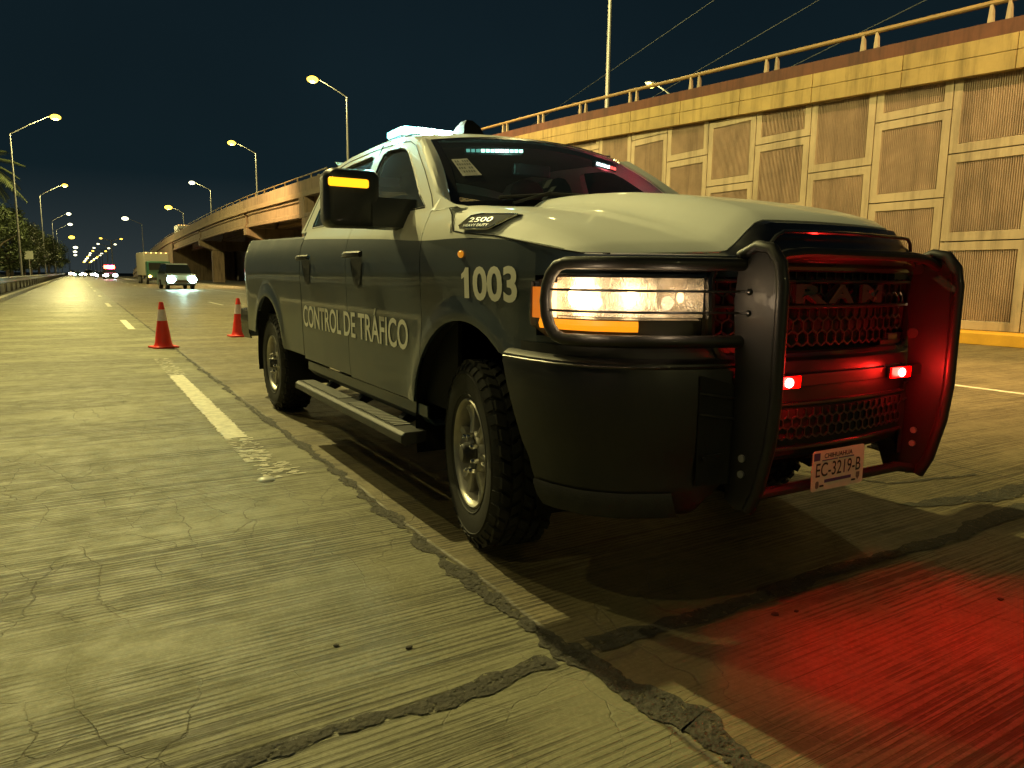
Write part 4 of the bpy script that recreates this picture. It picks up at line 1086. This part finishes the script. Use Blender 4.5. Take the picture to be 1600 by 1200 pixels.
mb = MB(); mb.tube([(-.50,-1.16,.440),(-.42,-1.14,.452),(.42,-1.14,.452),(.50,-1.16,.440)], .020, 10); mb.build('guard_lower_bar', MATS['guard_black'], TR)
mb = MB(); mb.box(-.495,.495,-1.166,-1.159,.828,.872); mb.build('guard_cross_plate', MATS['guard_black'], TR, bevel=.002)
M_red = emis('red_flash', (1,.03,.02), 30); M_redc = emis('red_flash_core', (1,.45,.35), 14)
for x in (-.33, .325):
    h = MB(); h.box(x-.065,x+.065,-1.180,-1.166,.828,.872); hb = h.build('warning_light', M_plas, TR, bevel=.004)
    q = MB(); q.box(x-.062,x+.062,-1.187,-1.1805,.830,.870); q.build('lens', mat('red_lens',(.3,.01,.01),.3,coat=.6,emit=(1,.0,.0),estr=9), hb)
    q = MB(); q.ball((x,-1.190,.850), .020,.008,.017, 14, 8); q.build('diode', M_redc, hb)
    l = lamp_light('warning_glow', (x,-1.196,.855), 8, (1,.015,.01), .03); l.parent = TR
for x in (-.33,.325):
    l = lamp_light('warning_beam', (x,-1.205,.85), 42, (1,.002,.006), .02, 'SPOT', spot=R(60), blend=1); aim(l, (x+.06,-1.66,0)); l.parent = TR
    l = lamp_light('warning_beam', (x,-1.205,.85), 16, (1,.002,.006), .02, 'SPOT', spot=R(98), blend=1); aim(l, (x+.10,-1.80,0)); l.parent = TR
# licence plate
pl = MB(); pw, ph = .152, .076
plate = MB().prism([(pc[0]+x, pc[2]+z) for x,z in rrect(pw,ph,.012)], pc[1], pc[1]+.003, 'y').build('licence_plate', mat('plate_white',(.86,.82,.66),.45,noise=.08,nscale=30), TR, smooth=False)
Mk = mat('plate_ink', (.03,.025,.03), .5); Mb = mat('plate_purple', (.10,.06,.20), .5)
def pt_(ox, oz, sh=0): return lambda x,y,d: (pc[0]+ox+x, pc[1]-.0012, pc[2]+oz+y)
text_mb('EC-3219-B', .052, pt_(-.132,-.022), width=.264, bold=.006).build('plate_number', Mk, plate, smooth=False)
text_mb('CHIHUAHUA', .017, pt_(-.088,.046), width=.165, bold=.02).build('plate_state', Mk, plate, smooth=False)
mb = MB(); mb.box(pc[0]-.146,pc[0]-.112,pc[1]-.001,pc[1],pc[2]+.040,pc[2]+.068); mb.box(pc[0]-.098,pc[0]-.01,pc[1]-.001,pc[1],pc[2]+.036,pc[2]+.040); mb.box(pc[0]-.002,pc[0]+.088,pc[1]-.001,pc[1],pc[2]+.036,pc[2]+.040)
mb.box(pc[0]-.078,pc[0]+.078,pc[1]-.001,pc[1],pc[2]-.048,pc[2]-.036); mb.build('plate_band', Mb, plate, smooth=False)
mb = MB()
for x in (-.094,.094): mb.prism([(pc[0]+x+a*1.3,pc[2]-.058+b) for a,b in rrect(.009,.0035,.003)], pc[1]-.002, pc[1], 'y')
mb.build('plate_slot', Mk, plate, smooth=False)
mb = MB()
mb.prism([(pc[0]-.120+a,pc[2]-.052+b) for a,b in rrect(.009,.014,.008)], pc[1]-.001, pc[1], 'y'); mb.build('plate_emblem', mat('plate_emblem_ink',(.22,.20,.16),.6,noise=.5,nscale=200), plate, smooth=False); mb = MB(); mb.prism([(pc[0]+.120+a,pc[2]-.042+b) for a,b in ((-.010,.012),(-.010,-.006),(0,-.018),(.010,-.006),(.010,.012))], pc[1]-.001, pc[1], 'y')
mb.build('plate_emblem', mat('plate_emblem_ink',(.22,.20,.16),.6,noise=.5,nscale=200), plate, smooth=False)

# --- mirrors
M_amb2 = emis('amber_mirror_signal', (1,.42,.01), 2.2)
for s in (-1,1):
    def X(x): return s*x
    sec = []
    cx, cz, hw, hh = 1.205, 1.572, .135, .142
    for (y, k, dx) in ((.715,.80,0),(.722,.93,0),(.745,1.0,0),(.80,1.0,0),(.86,.97,.005),(.868,.90,.005)):
        ring = rrect(hw*k, hh*k, .042*k, 5); sec.append([(X(cx+a), y, cz+b - a*.02) for a,b in ring])
    m = MB(); m.grid(sec, closed=True); m.add(sec[0], [tuple(range(len(sec[0])))]); m.add(sec[-1], [tuple(range(len(sec[0])))[::-1]])
    mr_ = m.build('side_mirror', mat('mirror_black',(.009,.012,.015),.42,coat=.15), TR)
    m = MB(); m.grid([[(X(x), y, z) for y, z in ((.712,1.440),(.708,1.52),(.720,1.585),(.83,1.585),(.85,1.52),(.85,1.440),(.79,1.43))] for x in (1.12,1.04,.95,.86)], closed=True)
    m.build('mirror_arm', MATS['mirror_black'], mr_)
    m = MB(); m.box(min(X(1.135),X(1.338)), max(X(1.135),X(1.338)), .700,.722, 1.622, 1.664); m.build('mirror_signal', M_amb2, mr_, bevel=.012)
    MB().grid([[(X(cx-.11),.872,cz-.11),(X(cx+.11),.872,cz-.11)],[(X(cx-.11),.872,cz+.11),(X(cx+.11),.872,cz+.11)]]).build('mirror_glass', M_chrome, mr_)
    # --- handles
    for dr, y0 in zip(door[s], (1.225, 2.315)):
        def px(y, z, o): return (s*(side_x(y,z)+o), y, z)
        h = MB(); n = 9
        rows = []
        for k in range(n+1):
            y = y0 + .30*k/n; o = .012 + .034*math.sin(math.pi*min(1,max(0,(k+.4)/(n+.8))))**.5; z = 1.318
            rows.append([px(y,z+dz,o+do) for dz,do in ((.016,-.012),(.018,.0),(.008,.010),(-.012,.009),(-.018,-.002),(-.012,-.014))])
        h.grid(rows, closed=True); h.add(rows[0],[tuple(range(6))]); h.add(rows[-1],[tuple(range(6))[::-1]])
        h.build('door_handle', M_plas, dr)
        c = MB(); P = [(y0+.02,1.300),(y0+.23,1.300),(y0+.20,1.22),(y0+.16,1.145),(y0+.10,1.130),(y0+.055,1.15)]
        c.add([px(y,z,.0065) for y,z in P],[tuple(range(6))]); c.build('handle_shade', mat('recess',(.012,.014,.016),.5), dr, smooth=False)  # flat dark patch painting the shade of the hollow below the handle
        c = MB(); P = [(y0+.085,1.262),(y0+.15,1.262),(y0+.135,1.205),(y0+.095,1.205)]; c.add([px(y,z,.004) for y,z in P],[(0,1,2,3)]); c.build('handle_highlight', M_grey, dr, smooth=False) if False else None
    # fender marker + bolt-on flares
    MB().ball((s*(side_x(-.01,1.292)+.004), -.01, 1.292), .010,.022,.016, 12, 8).build('fender_marker', mat('amber_marker',(.8,.25,.02),.3,coat=.6,emit=(1,.35,.02),estr=.5), TR)
    # lettering on the near and far sides
    def wrap(y_start, z0, o=.0035, slope=0):
        def f(x, y, d):
            yy = (y_start - x) if s < 0 else (y_start_r + x); zz = z0 + y
            return (s*(side_x(yy,zz)+o), yy, zz)
        y_start_r = None
        return f
    def wr(y_lo, y_hi, z0, o=.0035):
        def f(x, y, d):
            yy = (y_hi - x) if s < 0 else (y_lo + x); zz = z0 + y; return (s*(side_x(yy,zz)+o), yy, zz)
        return f
    text_mb('CONTROL DE TRÁFICO', .150, wr(.60,2.585,.828), width=1.985, bold=.014).build('door_lettering', M_cream, TR, smooth=False)
    un = text_mb('003', .128, (lambda f_: lambda x,y,d: f_(x+.115,y,d))(wr(-.475,-.005,1.108)), width=.355, bold=.030)
    f1 = wr(-.475,-.005,1.108); un.add([f1(x,y,0) for x,y in [(.038,0),(.080,0),(.080,.128),(.050,.128),(.036,.112),(.012,.100),(.012,.078),(.038,.088)]], [(0,1,6,7),(1,2,3,6),(3,4,5,6)] if False else [(0,1,2,3,4,5,6,7)])
    un.build('unit_number', M_cream, TR, smooth=False)
    # --- running board
    rb = MB(); xo, xi = 1.065, .925
    rb.prism([(s*xi,.405),(s*xi,.425),(s*(xo-.02),.425),(s*xo,.41),(s*xo,.372),(s*(xo-.03),.355),(s*xi,.37)], .50, 2.56, 'y')
    rbo = rb.build('running_board', mat('step_black',(.03,.031,.031),.45,noise=.2,nscale=12), TR, smooth=False, bevel=.005)
    for (ya, yb, n) in ((.66,1.44,17),(1.62,2.48,19)):
        tp = MB()
        for k in range(n):
            y = lerp(ya,yb,(k+.5)/n); w = (yb-ya)/n*.32; rb_ = [(s*(xi+.012),y-w),(s*(xo-.035),y-w+.012),(s*(xo-.035),y+w+.012),(s*(xi+.012),y+w)]
            tp.prism([(x_,y_) for x_,y_ in rb_], .423, .4305, 'z')
        tp.build('step_tread', mat('tread_grey',(.16,.16,.15),.7,noise=.2,nscale=30), rbo, smooth=False)
    for y in (.85,1.55,2.2):
        MB().prism([(s*.95,.41),(s*1.0,.38),(s*.95,.375),(s*.72,.47),(s*.72,.55),(s*.80,.545)], y-.03, y+.03, 'y').build('step_bracket', M_plas, rbo, smooth=False)
    # --- wheel liners
    for wy, wz in WH:
        L = MB(); L.lathe([(.60,s*.62),(.585,s*.955)], 24, 'x', c=(0,wy,wz), a0=-.25, a1=math.pi+.25)
        L.lathe([(.60,s*.62),(.05,s*.62)], 24, 'x', c=(0,wy,wz), a0=-.25, a1=math.pi+.25)
        L.build('wheel_liner', M_well, TR)

# --- wheels
def tyre_mb():
    m = MB(); pr_ = [(.232,.02),(.243,.004),(.262,-.004),(.30,-.011),(.345,-.012),(.378,-.006),(.396,.008),(.404,.03),(.407,.07),(.408,.13),(.407,.19),(.404,.23),(.396,.252),(.378,.266),(.33,.270),(.26,.262),(.232,.24)]
    m.lathe(pr_, 72, 'x')
    def blk(a0, a1, h0, h1, r0, r1, sk=0, tap=.003):
        P = []
        for r, t in ((r0,0),(r1,tap)):
            for a, h in ((a0,h0),(a1,h0),(a1+sk,h1),(a0+sk,h1)):
                aa = a + (t/.42 if a == a0 or a == a0+sk else -t/.42); hh = h + (t if h == h0 else -t)
                P.append((hh, r*math.cos(aa), r*math.sin(aa)))
        m.add(P, [(0,3,2,1),(4,5,6,7),(0,1,5,4),(1,2,6,5),(2,3,7,6),(3,0,4,7)])
    N = 40
    for k in range(N):
        a = 2*math.pi*k/N; w = 2*math.pi/N
        off = .004 if k % 2 else -.004
        blk(a+w*.06, a+w*.80, .010+off, .050, .395, .4195, .05)
        blk(a+w*.50, a+w*1.28, .210, .250+off, .395, .4195, .05)
        blk(a+w*.1, a+w*.86, .060, .098, .400, .4205, -.06)
        blk(a+w*.42, a+w*1.18, .164, .202, .400, .4205, -.06)
        blk(a+w*.2, a+w*1.0, .108, .154, .400, .4205, .07)
        # shoulder lugs running down the sidewall
        aa = a+w*.12; 
        P = []
        for (r,h) in ((.402,.012),(.385,-.004),(.372,-.0095 if k%2 else -.009)):
            for da in (0, w*.55): P.append((h-.005, r*math.cos(aa+da), r*math.sin(aa+da)))
        for (r,h) in ((.402,.02),(.385,.01),(.372,.004)):
            for da in (0, w*.55): P.append((h, r*math.cos(aa+da), r*math.sin(aa+da)))
        m.add(P, [(0,1,3,2),(2,3,5,4),(0,2,8,6),(2,4,10,8),(1,7,9,3),(3,9,11,5),(4,5,11,10),(0,6,7,1)])
    # raised rings on sidewall
    m.lathe([(.262,-.0045),(.266,-.0085),(.270,-.006)], 72, 'x'); m.lathe([(.352,-.0115),(.356,-.0150),(.360,-.0105)], 72, 'x')
    return m
def rim_mb():
    m = MB(); m.lathe([(.233,.028),(.243,.014),(.2455,.002),(.240,-.003),(.232,.003),(.226,.018),(.221,.05),(.214,.12),(.212,.22)], 64, 'x')
    nS = 6
    for k in range(nS):
        a = 2*math.pi*k/nS + .12
        def pp(r, t, h): return (h, r*math.cos(a)-t*math.sin(a), r*math.sin(a)+t*math.cos(a))
        secs = [(.070,.036,.022),(.115,.030,.028),(.160,.034,.036),(.200,.050,.034),(.224,.066,.026)]
        rows = []
        for r, w, h in secs:
            rows.append([pp(r,-w,h+.018), pp(r,-w+.004,h), pp(r,-w*.45,h-.004), pp(r,-w*.2,h+.006), pp(r,w*.2,h+.006), pp(r,w*.45,h-.004), pp(r,w-.004,h), pp(r,w,h+.018), pp(r,w*.8,h+.05), pp(r,-w*.8,h+.05)])
        m.grid(rows, closed=True)
    m.lathe([(.0,.015),(.085,.018),(.096,.028),(.100,.05),(.10,.09)], 40, 'x')
    return m
def hub_mb():
    m = MB(); m.lathe([(0,-.038),(.034,-.036),(.044,-.026),(.048,.0),(.058,.008),(.074,.012),(.076,.02)], 32, 'x'); return m
def nuts_mb():
    out = []
    for k in range(8):
        m = MB(); out.append(m); a = 2*math.pi*k/8+.2; m.lathe([(0,-.018),(.008,-.017),(.0115,-.008),(.0125,.016)], 8, 'x', c=(0,.083*math.cos(a),.083*math.sin(a)))
    return out
protos = None
M_back = mat('brake_dark', (.02,.02,.02), .6, metal=.4)
for wy in (0, 3.79):
    for s in (-1, 1):
        loc = (s*.945, wy, .418); rz = (0 if s < 0 else math.pi) + (R(-10.5) if wy == 0 else 0)
        w = rim_mb().build('wheel', M_rim, TR, loc=loc, ang=40); w.rotation_euler = (R(13) if wy else R(-8), 0, 0); w.rotation_euler = (0,0,rz)
        tyre_mb().build('tyre', M_rub, w, ang=30, weld=False); hub_mb().build('hub_cap', M_hub, w); [q_.build('wheel_nut', M_chrome, w) for q_ in nuts_mb()]
        MB().lathe([(0,.10),(.17,.10),(.17,.125),(0,.125)], 32, 'x').build('brake_disc', M_back, w)
# --- underside
u_ = MB(); u_.box(-.50,-.38,-.95,4.9,.50,.64); u_.box(.38,.50,-.95,4.9,.50,.64); u_.box(-.86,.86,.5,2.7,.60,.66); u_.box(-.85,.85,-.4,.5,.72,.80); u_.box(-.45,.45,-.9,.6,.46,.60)
u_.build('chassis', M_well, TR, smooth=False)
for y in (0,3.79):
    a = MB(); a.tube([(-.72,y,.42),(.72,y,.42)], .05, 10); a.ball((.12 if y else .25,y,.42), .16,.15,.15); a.build('axle', M_back, TR)
a = MB(); a.tube([(-.66,-.30,.62),(-.60,.9,.55)], .03, 8); a.tube([(.6,-.3,.62),(.6,.9,.55)], .03, 8); a.build('suspension_arm', M_back, TR)
MB().box(-.88,.88,2.66,4.9,.78,.84).build('bed_floor', M_plas, TR, smooth=False)
MB().box(-.90,.90,2.645,2.70,.80,1.44).build('bed_front', M_grey, TR, smooth=False)
t_ = MB(); t_.grid([[(-.89,4.955,.74),(-.88,4.965,1.0),(-.87,4.955,1.505)],[(.89,4.955,.74),(.88,4.965,1.0),(.87,4.955,1.505)]]); t_.build('tailgate', M_grey, TR, solid=.04)
rbm = []
for z, o in ((.86,0),(.85,.045),(.76,.06),(.62,.05),(.56,.0)):
    rbm.append([(-.93-o*.4,4.80,z),(-.96-o*.5,4.98,z),(-.90,5.06+o,z),(0,5.10+o,z),(.90,5.06+o,z),(.96+o*.5,4.98,z),(.93+o*.4,4.80,z)])
MB().grid(rbm).build('rear_bumper', mat('rear_bumper_black',(.015,.015,.016),.25,coat=.5), TR, solid=.01)
for s in (-1,1):
    MB().grid([[(s*(side_x(y,z)+.004), y, z) for y in (4.80,4.88,4.95)] for z in (1.05,1.15,1.25,1.36)]).build('tail_lamp', mat('tail_red',(.25,.01,.01),.2,coat=.8), TR)
# --- interior
i_ = MB(); i_.grid([[(-.84,.36,1.44),(0,.22,1.47),(.84,.36,1.44)],[(-.84,.62,1.47),(0,.60,1.50),(.84,.62,1.47)],[(-.84,.82,1.40),(0,.85,1.42),(.84,.82,1.40)],[(-.84,.86,1.0),(0,.9,1.0),(.84,.86,1.0)]]); i_.build('dashboard', mat('dash',(.03,.03,.03),.55), TR, ang=60)
for sx in (-.42,.42):
    q = MB(); q.grid([[(sx-.25,1.35,1.05),(sx-.26,1.62,1.2),(sx-.24,1.74,1.62),(sx-.20,1.78,1.70)],[(sx-.15,1.30,1.08),(sx-.15,1.57,1.2),(sx-.14,1.69,1.64),(sx-.12,1.74,1.72)],[(sx+.15,1.30,1.08),(sx+.15,1.57,1.2),(sx+.14,1.69,1.64),(sx+.12,1.74,1.72)],[(sx+.25,1.35,1.05),(sx+.26,1.62,1.2),(sx+.24,1.74,1.62),(sx+.20,1.78,1.70)]])
    so = q.build('front_seat', mat('seat_cloth',(.06,.06,.058),.9,noise=.2,nscale=40), TR, solid=.12, ang=60)
    MB().ball((sx,1.74,1.80), .14,.06,.09, 14, 10).build('headrest', MATS['seat_cloth'], so)
q = MB(); q.grid([[(-.68,2.55,1.1),(-.68,2.62,1.62)],[(.68,2.55,1.1),(.68,2.62,1.62)]]); q.build('rear_seat', MATS['seat_cloth'], TR, solid=.12)
q = MB(); P = [(.42+.185*math.cos(a), 1.00+.185*math.sin(a)*.42, 1.47+.185*math.sin(a)*.9) for a in [2*math.pi*k/28 for k in range(28)]]
q.tube(P, .014, 8, closed=True); q.tube([P[0], (.42,.97,1.46), P[14]], .018, 6); q.tube([(.42,.99,1.46),(.42,.8,1.4)], .03, 8); q.build('steering_wheel', M_plas, TR)
q = MB(); q.box(-.13,.13,1.0,1.03,1.80,1.87); q.build('rear_view_mirror', M_plas, TR, bevel=.01)
# visor LED bars inside the windscreen
M_teal = emis('teal_led', (.45,1,.80), 9); M_wled = emis('white_led', (.75,1,1), 14); M_rled = emis('red_led', (1,.10,.08), 7); M_tdim = emis('teal_led_dim', (.25,.8,.65), 1.2)
def ledbar(x0, x1, v, mats, n, name='visor_light'):
    h = MB(); a = ws_pt(x0/.68, v) + Vector((0,.045,-.02)); b = ws_pt(x1/.68, v) + Vector((0,.045,-.02))
    h.bar(a + Vector((0,.02,0)), b + Vector((0,.02,0)), .03, .035); ho = h.build(name, M_plas, TR, smooth=False)
    for k in range(n):
        p = a.lerp(b, (k+.15)/n); q_ = a.lerp(b, (k+.85)/n); m = mats[min(len(mats)-1, int(k*len(mats)/n))]
        MB().bar(p+Vector((0,-.002,0)), q_+Vector((0,-.002,0)), .006, .016).build('led', m, ho, smooth=False)
ledbar(-.50,-.16,.84,[M_tdim,M_teal,M_wled,M_teal],12)
ledbar(.34,.52,.80,[M_wled,M_wled,M_rled],6)
l = lamp_light('visor_glow', (-.25,.86,1.86), 2.2, (.4,1,.75), .03); l.parent = TR
l = lamp_light('visor_glow', (.50,.95,1.80), 2.2, (1,.12,.15), .03); l.parent = TR
# permit sticker behind the glass
st = MB(); 
def wi(u, v, o=.006): p = ws_pt(u, v); return tuple(p + Vector((0,.6,-.8)).normalized()*(-o))
st.grid([[wi(-.905,.36),wi(-.79,.36)],[wi(-.935,.60),wi(-.83,.60)]]); so = st.build('permit_sticker', mat('sticker',(.45,.45,.42),.6), TR)
st = MB()
for r_i in range(4):
    v = .395 + .05*r_i
    for c_i in range(6):
        if (r_i*5+c_i*3) % 7 == 0: continue
        u0 = lerp(-.915,-.80,.1+.135*c_i) - .02*(v-.36)/.24; st.grid([[wi(u0,v,.008),wi(u0+.009,v,.008)],[wi(u0-.003,v+.028,.008),wi(u0+.006,v+.028,.008)]])
st.build('sticker_print', mat('sticker_ink',(.10,.11,.11),.6), so)
# --- roof equipment
def roofz(x, y):
    ze = itp(cu_out[3:11], y); u = abs(x)/GXx(ze); return ze + .058*(1-min(1,u)**2.6)
lb = empty('light_bar', (0.02,1.75,2.078)); lb.parent = TR
LBP = [(-.13,.0),(-.14,.02),(-.13,.047),(-.09,.058),(.09,.058),(.13,.047),(.14,.02),(.13,.0)]
MB().prism(LBP, -.598,-.03,'x').build('lens', mat('lightbar_lit',(.4,.5,.45),.25,coat=.8,emit=(.55,1,.86),estr=2.2), lb, bevel=.008)
MB().prism(LBP, -.026,.60,'x').build('lens', mat('lightbar_smoke',(.05,.05,.052),.25,coat=.6), lb, bevel=.008)
MB().box(-.61,.61,-.12,.12,-.012,.0).build('housing', M_plas, lb)
MB().box(-.5,.5,-.06,.06,-.04,.002).build('mounting_foot', M_plas, lb)
M_lbw = emis('lightbar_white', (.62,1,.90), 48); M_lbd = emis('lightbar_dim', (.7,.9,.95), 3.0); M_lbr = emis('lightbar_red', (1,.08,.03), 2.2); M_lbt = emis('lightbar_teal', (.2,.85,.85), 10)
for k in range(14):
    x = -.60 + 1.2*k/14
    m = M_lbt if k == 0 else M_lbw if k < 6 else M_lbd if k < 9 else M_lbr
    MB().box(x+.003,x+.080,-.152,-.141,.006,.050).build('led_module', m, lb, smooth=False)
MB().box(-.615,-.602,-.10,.10,.010,.042).build('led_module', M_lbt, lb, smooth=False)
l = lamp_light('light_bar_glow', (-.36,1.50,2.13), 45, (.65,1,.82), .06); l.parent = TR
l = lamp_light('light_bar_glow', (-.71,1.70,2.14), 26, (.35,1,.95), .05); l.parent = TR
fz = roofz(-.3,1.22)
MB().grid([[(-.385,1.16,fz-.01),(-.385,1.34,fz-.01),(-.245,1.34,fz-.005),(-.245,1.16,fz-.005)],[(-.365,1.19,fz+.05),(-.36,1.32,fz+.05),(-.27,1.32,fz+.05),(-.262,1.19,fz+.05)],[(-.335,1.22,fz+.085),(-.335,1.30,fz+.085),(-.295,1.30,fz+.085),(-.295,1.22,fz+.085)]], closed=True).add([(-.335,1.22,fz+.085),(-.335,1.30,fz+.085),(-.295,1.30,fz+.085),(-.295,1.22,fz+.085)],[(0,1,2,3)]).build('roof_antenna', mat('antenna_black',(.012,.012,.013),.7,spec=.1), TR, smooth=False)
zz = roofz(.60,1.65); MB().lathe([(.06,zz-.01),(.06,zz+.015),(.05,zz+.03),(.03,zz+.042),(0,zz+.045)], 20, 'z', c=(.60,1.65,0)).build('roof_antenna', M_black, TR)
# ================================================================== OTHER VEHICLES
M_vg = mat('vehicle_glass', (.02,.025,.025), .08, coat=.5)
def vehicle(loc, rz, L, Wd, H, kind, label, body, cat='car', group='', head=None, tail=False, hs=.12, extra=None, hood_h=.55):
    """drives towards -y in its own axes"""
    t = empty(kind, loc, rz, label, cat, group)
    w = Wd/2; hb = H*hood_h
    if kind in ('suv','sedan','pickup'):
        if kind == 'sedan': prof = [(0,.30),(0,.62),(.10,.72),(L*.24,H*.62),(L*.76,H*.64),(L*.97,H*.60),(L,.55),(L,.30)]; gh = [(L*.24,H*.60),(L*.38,H*.97),(L*.52,H),(L*.66,H*.97),(L*.82,H*.62)]
        else: prof = [(0,.35),(0,.80),(.08,H*.56),(L*.22,H*.62),(L*.97,H*.62),(L,.8),(L,.35)]; gh = [(L*.22,H*.60),(L*.33,H*.96),(L*.45,H),(L*.85,H*.99),(L*.96,H*.62)]
        def sect(P, wf, x0):
            rows = []
            for y, z in P: rows.append((y, z))
            return rows
        m = MB(); n = len(prof)
        rings = [[(sx*w*k, y+dy*(1 if y < L/2 else -1), z - dz) for y, z in prof] for sx, k, dy, dz in ((-1,.90,.10,.03),(-1,1,0,0),(1,1,0,0),(1,.90,.10,.03))]
        m.grid(rings, closed=True); m.add(rings[0],[tuple(range(n))]); m.add(rings[-1],[tuple(range(n))[::-1]])
        m.build('body', body, t, ang=50)
        m = MB(); g_ = [[(sx*w*(.93 if z < H*.7 else .76), y, z) for y, z in gh] for sx in (-1,1)]; n = len(gh); m.grid(g_, closed=True); m.add(g_[0],[tuple(range(n))]); m.add(g_[1],[tuple(range(n))[::-1]])
        m.build('cabin_glass', M_vg, t, smooth=False)
        m = MB(); m.grid([[(sx*w*.775, y, z+.02) for y, z in gh[1:-1]] for sx in (-1,-.5,.5,1)]); m.build('roof', body, t, solid=.03)
        m = MB(); m.box(-w*.6,w*.6,-.02,.0,.50,.72); m.build('grille', M_black, t)
        m = MB(); m.box(-w*.95,w*.95,-.10,.05,.30,.48); m.build('bumper', M_plas, t, bevel=.03)
        zh = .74 if kind != 'sedan' else .62; yh = -.02
        wys = (L*.18, L*.80); wr = .36 if kind != 'sedan' else .31
    else:   # box truck
        m = MB(); m.box(-w*.93,w*.93,.05,1.9,.55,2.5); m.build('cab', extra or body, t, bevel=.12)
        m = MB(); m.box(-w*.82,w*.82,.0,.06,1.55,2.3); m.build('windscreen', M_vg, t, smooth=False)
        m = MB(); m.box(-w,w,1.75,L,.95,H); m.build('cargo_box', body, t, bevel=.04)
        m = MB(); m.box(-w*.45,w*.45,1.6,L,.6,.95); m.build('frame', M_plas, t)
        m = MB(); m.box(-w*.98,w*.98,-.10,.10,.45,.75); m.build('bumper', M_plas, t, bevel=.03)
        m = MB()
        for k in range(5): MB().box(-w*.8+k*w*.4-.06,-w*.8+k*w*.4+.06,1.70,1.75,H-.12,H-.04).build('marker_lamp', emis('marker_amber',(1,.5,.12),6), t)
        zh = .72; yh = -.04; wys = (.95, L*.72, L*.86); wr = .48
    for y in wys:
        for s in (-1,1):
            wl = MB(); wl.lathe([(0,-.11),(wr*.6,-.11),(wr*.92,-.12),(wr,-.08),(wr,.10),(wr*.9,.12),(0,.12)], 20, 'x', c=(s*(w-.12), y, wr)); wo_ = wl.build('wheel', M_rub, t)
            MB().lathe([(0,-.0),(wr*.55,-.0),(wr*.58,.01)], 14, 'x', c=(s*(w+.005), y, wr)).build('rim', M_rim, wo_)
    if head:
        for s in (-1,1):
            b = MB(); b.ball((s*w*.74, yh, zh), hs*1.3, .06, hs, 12, 8); b.build('headlight', head, t)
    if tail:
        for s in (-1,1): MB().box(s*w*.8-.1,s*w*.8+.1,-.05,-.02,zh-.02,zh+.2).build('tail_lamp', emis('tail_glow',(1,.06,.03),8), t)
    return t
P_dk = mat('paint_dark', (.04,.06,.055), .35, coat=.6, noise=.1); P_wh = mat('paint_pale', (.45,.45,.42), .35, coat=.6, noise=.1); P_gr = mat('paint_silver', (.25,.27,.27), .35, coat=.6, noise=.1)
H_cool = emis('headlight_cool', (.62,1,.88), 55); H_warm = emis('headlight_warm', (1,.80,.50), 50); H_white = emis('headlight_white', (.9,1,1), 50)
t = vehicle((4.4,57.5,0), .06, 4.9, 2.0, 1.95, 'suv', 'silver green van with bright cool headlights driving towards the camera behind the cones', mat('paint_mint',(.45,.55,.50),.4,coat=.4), 'van', head=H_cool, hs=.24)
l = lamp_light('suv_beam', (0,-.25,.78), 900, (.62,1,.88), .15, 'SPOT', spot=R(100), blend=.8); l.parent = t; l.rotation_euler = (R(84),0,R(180))
t = vehicle((5.4,86,0), .05, 8.5, 2.5, 3.5, 'box_truck', 'pale box truck with amber marker lights beside the bridge ramp', mat('box_beige',(.42,.38,.30),.6,noise=.15), 'truck', head=None, extra=mat('cab_green',(.03,.12,.08),.4,coat=.5))
for s in (-1,1): MB().ball((s*.95,-.06,.85), .16,.06,.13,12,8).build('headlight', emis('amber_flash',(1,.42,.08),28 if s < 0 else 8), t)
t = vehicle((3.0,152,0), .03, 5.4, 2.0, 1.95, 'pickup', 'far emergency vehicle with red and magenta roof lights in the middle of the road', P_dk, 'emergency vehicle', head=H_white, hs=.3)
for k in range(6): MB().box(-.9+.3*k,-.64+.3*k,2.0,2.2,1.98,2.55).build('roof_lamp', emis('red_roof_lamp',(1,.05,.02),55) if k in (0,1,5) else emis('magenta_roof_lamp',(1,.12,.45),45), t)
for x, y, kd, h, lb in [(1.9,176,'sedan',H_white,'far car with white headlights just left of the emergency vehicle'),
        (.1,205,'suv',H_warm,'far car with warm headlights in the middle of the distant traffic'),(-2.2,235,'sedan',H_cool,'far car with cool headlights left of the middle of the distant traffic'),
        (-3.6,300,'suv',H_warm,'leftmost far car with warm headlights nearest the guard rail end'),(-4.2,380,'sedan',H_warm,'tiny car with warm lights at the vanishing end of the guard rail'),
        (2.4,270,'suv',H_white,'tiny car with white headlights behind the far emergency vehicle'),(.2,340,'sedan',H_white,'tiny distant car with white headlights on the horizon')]:
    vehicle((x,y,0), 0, 4.6, 1.85, 1.5 if kd == 'sedan' else 1.85, kd, lb, P_dk, 'car', 'cars far down the road', head=h, hs=.22 if y < 250 else .4)
t = vehicle((8.1,122,0), 0, 4.6, 1.9, 1.7, 'suv', 'white car seen between the far traffic and the box truck', P_wh, 'car', head=H_white, hs=.14)
t = vehicle((13.1,61,0), .0, 4.6, 1.85, 1.5, 'sedan', 'white car with a yellow stripe passing under the bridge beside the truck bed', mat('taxi_white',(.8,.8,.8),.4,coat=.5), 'car', head=None)
MB().box(-.94,-.925,.3,4.3,.86,.98).build('side_stripe', mat('stripe_yellow',(.9,.45,.03),.5), t)
t = vehicle((16.2,152,bz(152)-.85), 0, 7.5, 2.4, 3.3, 'box_truck', 'box truck with lit roof edge driving over the bridge crest', P_wh, 'truck', head=H_warm, extra=P_dk)
